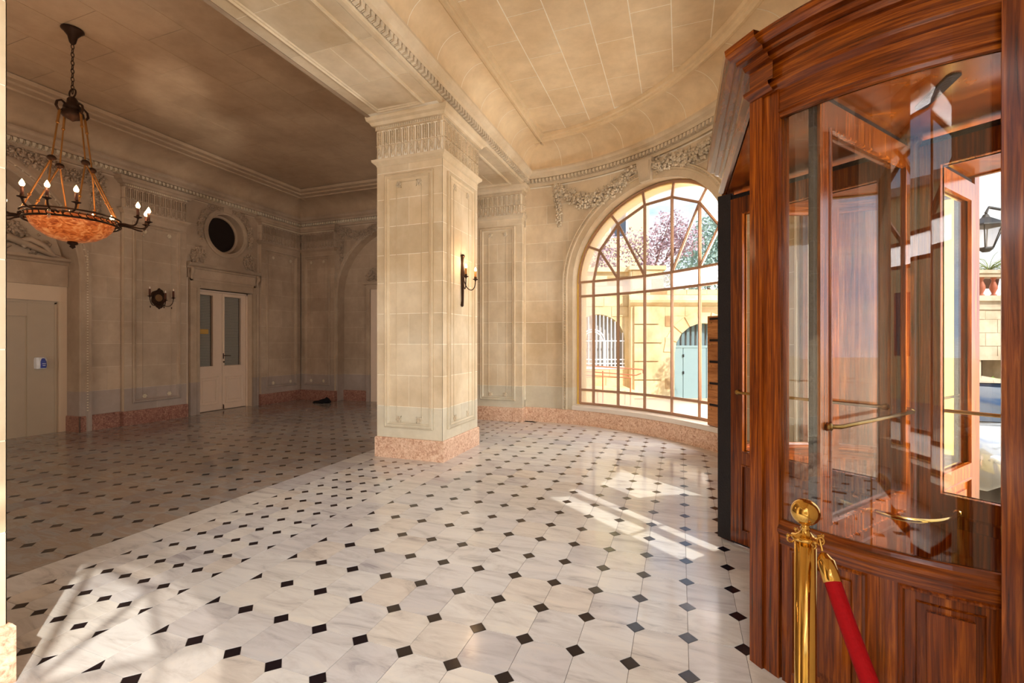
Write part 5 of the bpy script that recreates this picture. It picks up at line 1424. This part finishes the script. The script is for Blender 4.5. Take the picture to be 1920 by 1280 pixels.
for k in range(4):
    for j in (-1, 0, 1):
        a = math.radians(48 + 90 * k + 18 * j); rr = 0.70 if j == 0 else 0.67; a0_ = math.radians(48 + 90 * k + 5 * j)
        p0 = Vector((0.42 * math.cos(a0_), 0.42 * math.sin(a0_), -0.01)); p3 = Vector((rr * math.cos(a), rr * math.sin(a), 0.055)); dr = Vector((math.cos(a), math.sin(a), 0))
        arm = part('candle_arm', ch)
        mb = MB(); mb.tube(bez(p0, p0 + dr * 0.12 + Vector((0, 0, 0.03)), p3 + Vector((0, 0, -0.16)) - dr * 0.02, p3, 12), [0.014] * 4 + [0.010] * 9, 6)
        mb.lathe([(0.006, -0.02), (0.014, -0.005), (0.038, 0.004), (0.042, 0.010), (0.016, 0.014), (0.018, 0.03), (0, 0.03)], p3, 12); mb.build('arm_tube', M['bronze'], arm)
        mb = MB(); mb.lathe([(0, 0), (0.015, 0.0), (0.015, 0.085), (0, 0.085)], p3 + Vector((0, 0, 0.028)), 10); mb.build('candle', M['candle'], arm)
        mb = MB(); mb.lathe([(0.008, 0), (0.020, 0.014), (0.023, 0.030), (0.013, 0.056), (0.0, 0.078)], p3 + Vector((0, 0, 0.112)), 10); mb.build('flame_bulb', M['flame'], arm)
        if j == 0:
            mb = MB(); q = p3 + Vector((0, 0, -0.11)); mb.ball(q - dr * 0.05, 0.012, 0.012, 0.02); mb.ball(q - dr * 0.05 + Vector((0, 0, -0.05)), 0.016, 0.016, 0.026); mb.tube([q - dr * 0.05 + Vector((0, 0, 0.05)), q - dr * 0.05], 0.002, 4); mb.build('crystal_drop', M['crystal'], arm)
    a = math.radians(48 + 90 * k)
    point_light('chandelier_glow', (CH[0] + 0.72 * math.cos(a), CH[1] + 0.72 * math.sin(a), CH[2] + 0.26), 4.5, (1.0, 0.58, 0.30), 0.05)
point_light('bowl_glow', (CH[0], CH[1], CH[2] + 0.1), 2.5, (1.0, 0.58, 0.30), 0.08)

# ---------------------------------------------------------------- black bag on the floor
bg = MB((-8.2, 9.02, 0)); rb = random.Random(5); rows = []
for j in range(7):
    v = j / 6; row = []
    for k in range(18):
        a = 2 * PI * k / 18; r_ = math.cos(v * PI / 2) ** 0.6 * (1 + 0.12 * math.sin(3 * a + v * 4)) * rb.uniform(0.93, 1.05)
        row.append((-8.2 + 0.10 * v + 0.19 * r_ * math.cos(a) - (0.12 if math.cos(a) < -0.6 and v < 0.4 else 0), 9.02 + 0.10 * r_ * math.sin(a), 0.004 + 0.13 * v * (1 + 0.15 * math.cos(a))))
    rows.append(row)
bg.grid(rows, True, closed_v=True); bg.add(rows[-1], [tuple(range(18))])
o = bg.build('black_bag', M['cloth']); tag(o, 'crumpled black cloth bag lying on the floor near the room corner', 'bag')
# ---------------------------------------------------------------- the street outside
def W(u, w, z): return tuple(CF * w + CR * u + Vector((0, 0, z)))
class Front:
    """vertical plane facing the viewer at depth w; s = u"""
    step = 99.0
    def __init__(s, w): s.w = w
    def P(s, a, z, d=0): return W(a, s.w - d, z)
    def frame(s, a): return CR, -CF
def ubox(mb, u0, u1, w0, w1, z0, z1):
    v = [W(u, w, z) for z in (z0, z1) for (u, w) in ((u0, w0), (u1, w0), (u1, w1), (u0, w1))]
    mb.add(v, [(0, 3, 2, 1), (4, 5, 6, 7), (0, 1, 5, 4), (1, 2, 6, 5), (2, 3, 7, 6), (3, 0, 4, 7)])
G = -0.5
mb = MB()
hp = [ELL.P(ELL.L * i / 40, 0, -0.3)[:2] for i in range(41)]
mb.add([(-60, 10.2, G), (60, 10.2, G), (60, 80, G), (-60, 80, G)], [(0, 1, 2, 3)]); mb.add([(2.0, -40, G), (60, -40, G), (60, 10.2, G), (2.0, 10.2, G)], [(0, 1, 2, 3)])
mb.add([(-2.2, 8.6, G), (2.0, 5.0, G), (2.0, 10.2, G), (-2.2, 10.2, G)], [(0, 1, 2, 3)]); mb.add([(-60, -40, G), (2.0, -40, G), (2.0, -3.6, G), (-60, -3.6, G)], [(0, 1, 2, 3)]); mb.add([(-2.2, -3.6, G), (2.0, -3.6, G), (2.0, 1.2, G), (-2.2, -1.8, G)], [(0, 1, 2, 3)])
st = mb.build('street', M['street']); tag(st, 'sunlit street paving outside the building', 'street', kind='structure')
mb = MB(); mb.box(2.02, 4.2, 0.6, 5.6, -0.5, -0.03); mb.box(1.6, 2.3, 1.8, 4.44, -0.5, -0.005)
ld = mb.build('trim_4', M['street']); tag(ld, 'pale stone landing outside the revolving door', 'landing', kind='structure')

# golden stone building across the street
bA = thing('street_building', W(5, 16, G), 'golden stone street building with a grey-blue arched door and a white grille', 'building')
O = W(5, 16, G)
FW, FL_ = Front(16.0), Front(16.35)
DA = (6.65, 1.02, 1.12, G); GA = (3.05, 0.94, 1.52, 0.58)
mb = MB(O)
def wall_arch(mb, sf, s0, s1, z0, z1, arc_, d0):
    sc_, r, sp, zf = arc_
    strips(mb, sf, [s0, sc_ - r], z0, z1, d0, 0, True); strips(mb, sf, [sc_ + r, s1], z0, z1, d0, 0, True)
    if zf > z0 + 0.01: strips(mb, sf, [sc_ - r, sc_ + r], z0, zf, d0, 0, True)
    ss = [sc_ - r * math.cos(PI * i / 20) for i in range(21)]
    strips(mb, sf, ss, lambda q: sp + math.sqrt(max(0, r * r - (q - sc_) ** 2)), z1, d0, 0, True)
wall_arch(mb, FW, 4.12, 12.0, G, 3.3, DA, -0.5); ubox(mb, 4.12, 5.25, 16.0, 16.5, 3.3, 4.02)
mb.build('street_wall', M['facade'], bA)
mb = MB(O); wall_arch(mb, FL_, -4, 4.14, G, 4.0, GA, -0.5); mb.build('street_wall', M['facade'], bA)
mb = MB(O)
for sf, a, b, z in ((FW, 4.05, 12.0, 2.72),):
    run(mb, sf, [a, b], [(0, z), (0.05, z + 0.02), (0.16, z + 0.12), (0.18, z + 0.2), (0.10, z + 0.24), (0.06, z + 0.36), (0, z + 0.4)]); mb.add([sf.P(a, zz, d) for d, zz in [(0, z), (0.05, z + 0.02), (0.16, z + 0.12), (0.18, z + 0.2), (0.10, z + 0.24), (0.06, z + 0.36), (0, z + 0.4)]], [tuple(range(7))])
ubox(mb, -4, 4.2, 16.2, 16.9, 3.95, 4.1); ubox(mb, 4.05, 5.32, 15.92, 16.55, 3.98, 4.12)
mb.build('string_course', M['facade'], bA)
rq = random.Random(11)
def blocks(sf, s0, s1, z0, z1, arcs, skip=None):
    z = z0; k = 0
    while z < z1 - 0.1:
        h_ = 0.36; x = s0 - (0.3 if k % 2 else 0)
        while x < s1:
            L_ = rq.uniform(0.5, 0.8); a, b = max(x, s0), min(x + L_, s1)
            x += L_
            if b - a < 0.12: continue
            bad = False
            for sc_, r, sp, zf in arcs:
                if z + h_ > zf and b > sc_ - r and a < sc_ + r:
                    m_ = clamp(sc_, a, b)
                    if z < sp or math.hypot(m_ - sc_, z - sp) < r + 0.02: bad = True
            if skip and skip(a, b, z): bad = True
            if bad: continue
            mb = MB(O); strips(mb, sf, [a + 0.008, b - 0.008], z + 0.008, min(z + h_, z1) - 0.008, 0, rq.uniform(0.008, 0.03)); mb.build('stone_block', M['facade_dark'] if rq.random() < 0.14 else M['facade'], bA)
        z += h_; k += 1
blocks(FW, 5.3, 9.0, G, 2.7, [DA]); blocks(FL_, 1.0, 4.1, G, 3.9, [GA]); blocks(FW, 4.15, 9.0, 3.12, 3.3, []); blocks(FW, 4.15, 5.22, 3.3, 3.98, [])
for k in range(5):
    z = G + 0.05 + k * 0.64
    mb = MB(O); w2 = 0.0 if k % 2 else 0.12
    strips(mb, FW, [4.22, 5.2 - w2], z, z + 0.60, 0, 0.09, True); mb.build('quoin_block', M['facade'], bA)
for i in range(9):
    a0_, a1_ = PI - PI * i / 9 - 0.02, PI - PI * (i + 1) / 9 + 0.02; mb = MB(O); sc_, r, sp = DA[:3]
    q = [(sc_ + r * math.cos(a0_), sp + r * math.sin(a0_)), (sc_ + r * math.cos(a1_), sp + r * math.sin(a1_)), (sc_ + (r + 0.38) * math.cos(a1_), sp + (r + 0.38) * math.sin(a1_)), (sc_ + (r + 0.38) * math.cos(a0_), sp + (r + 0.38) * math.sin(a0_))]
    mb.add([FW.P(x, z, 0.035) for x, z in q] + [FW.P(x, z, 0) for x, z in q], [(0, 1, 2, 3), (0, 1, 5, 4), (1, 2, 6, 5), (2, 3, 7, 6), (3, 0, 4, 7)]); mb.build('arch_stone', M['facade'], bA)
mb = MB(O)
for a, b in ((5.62, 6.03), (6.05, 6.85), (6.87, 7.68)): ubox(mb, a, b, 16.30, 16.36, G, 1.28)
mb.build('street_door', M['blue_door'], bA)
mb = MB(O); ubox(mb, 5.6, 7.7, 16.28, 16.34, 1.28, 1.36)
mb.build('door_rail', M['blue_door'], bA)
for k in range(12):
    u_ = 5.64 + k * 0.175; mb = MB(O); ubox(mb, u_, u_ + 0.10, 16.30, 16.34, 1.36, 1.12 + math.sqrt(max(0.02, 1.05 ** 2 - (u_ + 0.05 - 6.65) ** 2))); mb.build('door_slat', M['blue_slat'], bA)
mb = MB(O); ubox(mb, 5.6, 7.7, 16.45, 16.49, G, 2.2); ubox(mb, 2.0, 4.1, 16.75, 16.80, 0.5, 2.6); mb.build('dark_backing', simple('dim_interior', (176, 172, 168), 0.8), bA)
mb = MB(O); ubox(mb, 6.04 - 0.02, 6.04 + 0.02, 16.26, 16.30, 0.35, 0.45); ubox(mb, 6.02, 6.06, 16.26, 16.30, 0.95, 1.05); mb.build('hinge', M['dark'], bA)
# white grille
for k in range(14):
    u_ = 2.18 + k * 0.134; top_ = 1.52 + math.sqrt(max(0.01, 0.92 ** 2 - (u_ - 3.05) ** 2)); mb = MB(O); ubox(mb, u_ - 0.018, u_ + 0.018, 16.36, 16.40, 0.6, top_); mb.build('grille_bar', M['white_iron'], bA)
mb = MB(O)
for z in (0.72, 0.86, 1.52): ubox(mb, 2.12, 3.98, 16.35, 16.40, z - 0.02, z + 0.02)
ubox(mb, 2.12, 3.98, 16.30, 16.45, 0.52, 0.62)
for r_ in (0.42, 0.34): mb.tube([W(2.86 + r_ * math.cos(PI * i / 12), 16.36, 1.5 + r_ * math.sin(PI * i / 12)) for i in range(13)], 0.028, 6)
mb.tube([W(3.30, 16.36, 0.6), W(3.30, 16.36, 1.52)], 0.035, 6)
mb.build('grille_frame', M['white_iron'], bA)
# handrail of the ramp
rl = thing('ramp_handrail', W(3.6, 14.5, G), 'terracotta painted handrail of the ramp across the street', 'handrail'); O = W(3.6, 14.5, G)
mb = MB(O)
mb.tube([W(1.6, 14.5, 0.80), W(4.1, 14.5, 0.62), W(4.13, 14.5, 0.50)], 0.026, 6); mb.tube([W(1.6, 14.5, 0.62), W(3.9, 14.5, 0.44), W(4.05, 14.5, 0.5)], 0.02, 6); mb.tube([W(1.6, 14.5, 0.48), W(3.72, 14.5, 0.36)], 0.02, 6)
mb.build('rail', M['rust_rail'], rl)
for u_, z_ in ((2.2, 0.6), (2.85, 0.58), (3.72, 0.36)):
    mb = MB(O); mb.tube([W(u_, 14.5, G), W(u_, 14.5, z_)], 0.022, 6); mb.build('post', M['rust_rail'], rl)
mb = MB(O); ubox(mb, 0.5, 3.9, 14.7, 16.3, G, -0.05); mb.build('ramp', M['facade'], rl)

# yellow house behind, and a taller one
def house(u0, u1, w0, w1, z1, label, mat, wins):
    t = thing('yellow_house', W((u0 + u1) / 2, w0, G), label, 'house'); O = W((u0 + u1) / 2, w0, G)
    mb = MB(O); ubox(mb, u0, u1, w0, w1, G, z1); mb.build('wall', mat, t)
    mb = MB(O); ubox(mb, u0 - 0.2, u1 + 0.2, w0 - 0.2, w1, z1, z1 + 0.4); mb.build('roof_edge', M['facade'], t)
    for a, b, c_, d_ in wins:
        mb = MB(O); ubox(mb, a, b, w0 - 0.06, w0, c_, d_); o = mb.build('window', M['white_iron'], t)
        mb = MB(O); ubox(mb, a + 0.12, b - 0.12, w0 - 0.08, w0 - 0.05, c_ + 0.12, d_ - 0.12); mb.build('pane', M['car_glass'], t)
house(-2, 8.9, 30, 36, 14.5, 'tall yellow rendered house rising behind the street building', M['yellow_wall'], [(6.3, 7.5, 8.2, 10.4), (3.6, 4.8, 8.2, 10.4)])

def leaf_cloud(mb, c, rad, n, size, rr):
    for i in range(n):
        v = Vector((rr.gauss(0, 1), rr.gauss(0, 1), rr.gauss(0, 1))).normalized() * (rr.random() ** 0.45)
        p = Vector((c[0] + v.x * rad[0], c[1] + v.y * rad[1], c[2] + v.z * rad[2]))
        a = Vector((rr.gauss(0, 1), rr.gauss(0, 1), rr.gauss(0, 1))).normalized(); b = a.cross(Vector((rr.gauss(0, 1), rr.gauss(0, 1), rr.gauss(0, 1)))).normalized()
        s_ = size * rr.uniform(0.6, 1.3); mb.add([p - a * s_, p + b * s_ * 0.5, p + a * s_, p - b * s_ * 0.5], [(0, 1, 2, 3)])
def tree(name, label, base, trunk_h, clouds, mat, seed, r0=0.14):
    rr = random.Random(seed); t = thing(name, base, label, 'tree'); O = base
    mb = MB(O); b = Vector(base); top = b + Vector((0, 0, trunk_h)); mb.tube([b, b.lerp(top, 0.5) + CR * 0.1, top], [r0, r0 * 0.75, r0 * 0.5], 8)
    for c, rad, n, sz in clouds:
        c = Vector(c); mb.tube([top, top.lerp(c, 0.5) + Vector((0, 0, 0.1)), c], [r0 * 0.45, r0 * 0.3, r0 * 0.12], 5)
    mb.build('trunk', M['bark'], t)
    mb = MB(O)
    for c, rad, n, sz in clouds: leaf_cloud(mb, c, rad, n, sz, rr)
    stuff(mb.build('foliage', mat, t)); return t
tree('purple_tree', 'purple-leaved tree above the street wall seen in the arched window', W(6.2, 20.5, G), 4.8,
     [(W(6.6, 20.5, 5.6), (1.0, 1.0, 1.0), 800, 0.08), (W(5.4, 20.5, 5.7), (0.9, 0.9, 0.9), 420, 0.08), (W(7.6, 20.4, 6.0), (0.9, 0.9, 0.8), 700, 0.085), (W(6.9, 20.3, 6.7), (0.8, 0.8, 0.6), 350, 0.08), (W(5.9, 20.3, 4.7), (0.6, 0.6, 0.6), 350, 0.08)], M['purple_leaf'], 2)
tree('purple_tree', 'thinner purple-leaved tree before the yellow house', W(3.2, 20.5, G), 4.7, [(W(3.9, 20.5, 5.3), (1.0, 1.0, 1.3), 800, 0.085), (W(2.6, 20.5, 4.9), (0.8, 0.8, 0.9), 500, 0.085)], M['purple_leaf'], 9, 0.1)
tree('conifer', 'broad blue-green conifer at the edge of the arched window', W(10.2, 24, G), 5.0,
     [(W(9.8, 24, 5.2), (1.5, 1.5, 1.6), 1800, 0.11), (W(10.4, 24, 6.8), (1.2, 1.2, 1.5), 1200, 0.11), (W(11.8, 24, 5.6), (1.4, 1.4, 1.7), 1300, 0.11), (W(11.2, 24, 7.6), (1.0, 1.0, 1.0), 600, 0.11)], M['blue_green_leaf'], 4)
tree('olive_tree', 'slender grey-green tree seen through the side door', W(7.9, 12, G), 2.3, [(W(7.9, 12, 3.2), (0.55, 0.55, 1.1), 900, 0.055), (W(7.6, 12, 2.2), (0.45, 0.45, 0.7), 450, 0.055), (W(8.2, 12, 2.0), (0.4, 0.4, 0.7), 350, 0.055)], M['green_leaf'], 31, 0.07)
mb = MB(); rr = random.Random(8); leaf_cloud(mb, W(5.9, 18, 3.9), (0.4, 0.4, 0.35), 220, 0.06, rr); o = mb.build('shrub', M['green_leaf']); tag(o, 'small round green shrub on the street wall', 'shrub')

# balustraded terrace wall seen through the revolving door
bw = thing('terrace_wall', W(17, 16, G), 'pale stone terrace wall with a balustrade seen through the revolving door', 'terrace wall'); O = W(17, 16, G)
mb = MB(O); ubox(mb, 13.0, 16.25, 16, 17.2, G, 0.9); ubox(mb, 17.3, 23.0, 16, 17.2, G, 0.9); ubox(mb, 13.0, 23.0, 16, 17.2, 0.9, 2.95); mb.build('retaining_wall', M['balus'], bw)
mb = MB(O); ubox(mb, 16.25, 17.3, 17.0, 17.1, G, 0.9); mb.build('cellar_opening', M['dark'], bw)
mb = MB(O)
for z0_, z1_, w0_ in ((2.60, 2.70, 15.93), (2.90, 3.08, 15.85), (3.72, 3.84, 15.85), (3.84, 3.95, 15.78), (0.86, 1.0, 15.92)): ubox(mb, 13.0, 23.0, w0_, 16.35, z0_, z1_)
mb.build('coping', M['balus'], bw)
bal = MB(); bal.lathe([(0.09, 0.0), (0.09, 0.04), (0.05, 0.07), (0.055, 0.12), (0.11, 0.26), (0.10, 0.36), (0.05, 0.50), (0.045, 0.55), (0.08, 0.60), (0.08, 0.65)], n=12)
bme = bal.mesh('baluster'); bme.materials.append(M['clay'])
for k in range(22):
    p = Vector(W(13.4 + k * 0.42, 16.08, 3.08)) - Vector(O); inst('baluster', bme, bw, p)
k = 0; z = G
rk = random.Random(21)
while z < 2.5:
    x = 13.1 - (0.4 if k % 2 else 0)
    while x < 22.5:
        a, b = max(x, 13.05), x + 0.82
        if not (z < 0.85 and b > 16.2 and a < 17.35):
            mb = MB(O); strips(mb, Front(16.0), [a + 0.01, b - 0.01], z + 0.01, min(z + 0.46, 2.58) - 0.01, 0, rk.uniform(0.008, 0.03)); mb.build('stone_block', M['balus'], bw)
        x += 0.82
    z += 0.46; k += 1
# palm in a pot on the terrace
pm = thing('potted_palm', W(17.45, 16.9, 3.95), 'small palm in a pot above the terrace balustrade', 'palm'); O = W(17.45, 16.9, 3.95)
mb = MB(O); mb.lathe([(0.0, -0.6), (0.22, -0.6), (0.3, -0.1), (0.34, 0.0), (0.3, 0.02), (0, 0.0)], W(17.45, 16.9, 4.05), 14); mb.build('pot', M['bark'], pm)
mb = MB(O); rp_ = random.Random(3); cc = Vector(W(17.45, 16.9, 4.1))
for k in range(34):
    a = rp_.random() * 2 * PI; el = rp_.uniform(0.1, 1.2); L_ = rp_.uniform(0.95, 1.45); d_ = Vector((math.cos(a), math.sin(a), 0)); pr = None
    sd = Vector((-math.sin(a), math.cos(a), 0)); pts = []
    for i in range(7):
        t_ = i / 6; pts.append(cc + d_ * L_ * t_ * math.cos(el * (1 - 0.5 * t_)) + Vector((0, 0, L_ * (math.sin(el) * t_ - 0.45 * t_ * t_))))
    mb.tube(pts, 0.008, 4)
    for i in range(1, 7):
        for sg in (-1, 1):
            q = pts[i]; mb.add([q, q + sd * sg * 0.24 + d_ * 0.10 - Vector((0, 0, 0.05)), q + d_ * 0.03], [(0, 1, 2)])
stuff(mb.build('fronds', M['palm_leaf'], pm))
# hedge
mb = MB(); rh = random.Random(6)
for k in range(9): leaf_cloud(mb, W(11.6 + k * 0.36, 12.5, 0.05), (0.36, 0.4, 0.5), 260, 0.06, rh)
o = mb.build('hedge', M['bright_leaf']); tag(o, 'low bright green hedge behind the parked car', 'hedge')
# street lamp
lp = thing('street_lamp', W(6.85, 6.2, -0.5), 'black iron street lantern with milky panes outside the revolving door', 'street lamp'); O = W(6.85, 6.2, -0.5)
mb = MB(O); mb.tube([W(6.85, 6.2, -0.5), W(6.85, 6.2, 3.3)], 0.05, 10); mb.tube([W(6.85, 6.2, 3.05), W(6.7, 6.2, 3.12), W(6.55, 6.2, 3.0), W(6.62, 6.2, 2.9), W(6.7, 6.2, 2.95)], 0.014, 6); mb.tube([W(6.85, 6.2, 3.22), W(6.4, 6.2, 3.30), W(6.36, 6.2, 3.22)], 0.018, 6); mb.build('lamp_post', M['lamp_iron'], lp)
c_ = W(6.36, 6.2, 0)
mb = MB(O); mb.lathe([(0.0, 3.22), (0.03, 3.20), (0.05, 3.16), (0.21, 3.06), (0.22, 3.04), (0.20, 3.04)], (c_[0], c_[1], 0), 6, smooth=False); mb.lathe([(0.0, 2.70), (0.04, 2.70), (0.085, 2.74), (0.075, 2.76)], (c_[0], c_[1], 0), 6, smooth=False)
for k in range(6):
    a = 2 * PI * k / 6; mb.tube([(c_[0] + 0.19 * math.cos(a), c_[1] + 0.19 * math.sin(a), 3.05), (c_[0] + 0.08 * math.cos(a), c_[1] + 0.08 * math.sin(a), 2.75)], 0.007, 4)
mb.build('lantern_frame', M['lamp_iron'], lp)
mb = MB(O); mb.lathe([(0.075, 2.755), (0.185, 3.04)], (c_[0], c_[1], 0), 6, smooth=False); mb.build('lantern_panes', M['lamp_glass'], lp)

# parked car
CA = math.radians(62)
car = thing('parked_car', W(7.9, 8.9, G), 'silver parked car beyond the revolving door', 'car', rotz=0)
cdir = (CF * math.cos(0.35) + CR * math.sin(0.35)).normalized(); csd = Vector((cdir.y, -cdir.x, 0)); O = W(7.9, 8.9, G); c0 = Vector(W(5.8, 5.35, G)) + csd * 0.55
# x along the car from the nose, y across (0 centre), z up
def cp(x, y, z): return tuple(c0 + cdir * x + csd * y + Vector((0, 0, z)))
sec = [(0.0, 0.62, 0.32, 0.52), (0.08, 0.74, 0.22, 0.66), (0.35, 0.84, 0.18, 0.76), (0.9, 0.88, 0.18, 0.86), (1.25, 0.88, 0.18, 0.92), (3.2, 0.88, 0.18, 0.96), (3.8, 0.86, 0.2, 0.94), (4.1, 0.76, 0.3, 0.8)]
rows = [[cp(x, -w_, zl), cp(x, -w_ * 1.0, (zl + zh) / 2), cp(x, -w_ * 0.94, zh - 0.06), cp(x, -w_ * 0.7, zh), cp(x, 0, zh + 0.03), cp(x, w_ * 0.7, zh), cp(x, w_ * 0.94, zh - 0.06), cp(x, w_, (zl + zh) / 2), cp(x, w_, zl)] for x, w_, zl, zh in sec]
mb = MB(O); mb.grid(rows, True); mb.add(rows[0], [tuple(range(9))]); mb.add(rows[-1], [tuple(range(9))]); mb.build('body', M['car'], car)
mb = MB(O); cab = [(1.05, 0.78, 0.90, 0.92), (1.75, 0.66, 0.90, 1.38), (2.9, 0.66, 0.92, 1.42), (3.6, 0.74, 0.92, 0.98)]
rows = [[cp(x, -w_ - 0.06, zl), cp(x, -w_, zh - 0.03), cp(x, -w_ * 0.8, zh), cp(x, w_ * 0.8, zh), cp(x, w_, zh - 0.03), cp(x, w_ + 0.06, zl)] for x, w_, zl, zh in cab]
mb.grid(rows, True); mb.build('cabin_glass', M['car_glass'], car)
mb = MB(O); rows = [[cp(x, -w_ * 0.99, zh - 0.01), cp(x, -w_ * 0.8, zh + 0.012), cp(x, w_ * 0.8, zh + 0.012), cp(x, w_ * 0.99, zh - 0.01)] for x, w_, zl, zh in cab[1:3]]
mb.grid(rows, True); mb.build('roof', M['car'], car)
for x in (0.75, 3.3):
    for sg in (-1, 1):
        mb = MB(O); cc_ = c0 + cdir * x + csd * (sg * 0.80) + Vector((0, 0, 0.31)); ring_ = []
        for r_, o_ in ((0.0, 0.10), (0.19, 0.10), (0.21, 0.08), (0.31, 0.08), (0.32, 0.0), (0.31, -0.08)):
            ring_.append([tuple(cc_ + cdir * r_ * math.cos(2 * PI * k / 18) + Vector((0, 0, r_ * math.sin(2 * PI * k / 18))) + csd * sg * o_) for k in range(18)])
        mb.grid(ring_, True, closed_v=True); mb.build('wheel', M['tyre'], car)
for sg in (-1, 1):
    mb = MB(O); mb.ball(cp(0.16, sg * 0.60, 0.58), 0.13, 0.13, 0.07, 12, 8); mb.build('headlight', M['lens'], car)
mb = MB(O); mb.add([cp(-0.012, -0.45, 0.30), cp(-0.012, 0.45, 0.30), cp(-0.005, 0.5, 0.45), cp(-0.005, -0.5, 0.45)], [(0, 1, 2, 3)]); mb.build('grille', M['tyre'], car)

# the sunlit house and trees on the viewer's side, met only as reflections in the curved glass
hs = thing('side_house', (-6, -15, G), 'pale rendered house behind the viewer, reflected in the curved glass', 'house'); O = (-6, -15, G)
mb = MB(O); mb.box(-18, 5.5, -18, -15, G, 6.5); mb.build('wall', M['yellow_wall'], hs)
mb = MB(O); mb.box(-18.3, 5.8, -18, -14.7, 6.5, 6.8); mb.build('roof_edge', M['balus'], hs)
for k in range(7):
    mb = MB(O); mb.box(-16 + k * 3, -14.8 + k * 3, -15.05, -14.99, 1.0, 3.2); mb.build('window', M['car_glass'], hs)
tree('street_tree', 'green street tree behind the viewer, reflected in the revolving door', (2.6, -9.5, G), 2.4,
     [((2.6, -9.5, 4.0), (1.3, 1.3, 1.5), 900, 0.10), ((3.6, -9.8, 3.2), (1.2, 1.2, 1.3), 800, 0.10), ((1.9, -9.4, 2.6), (1.0, 1.0, 1.2), 600, 0.10)], M['green_leaf'], 15)
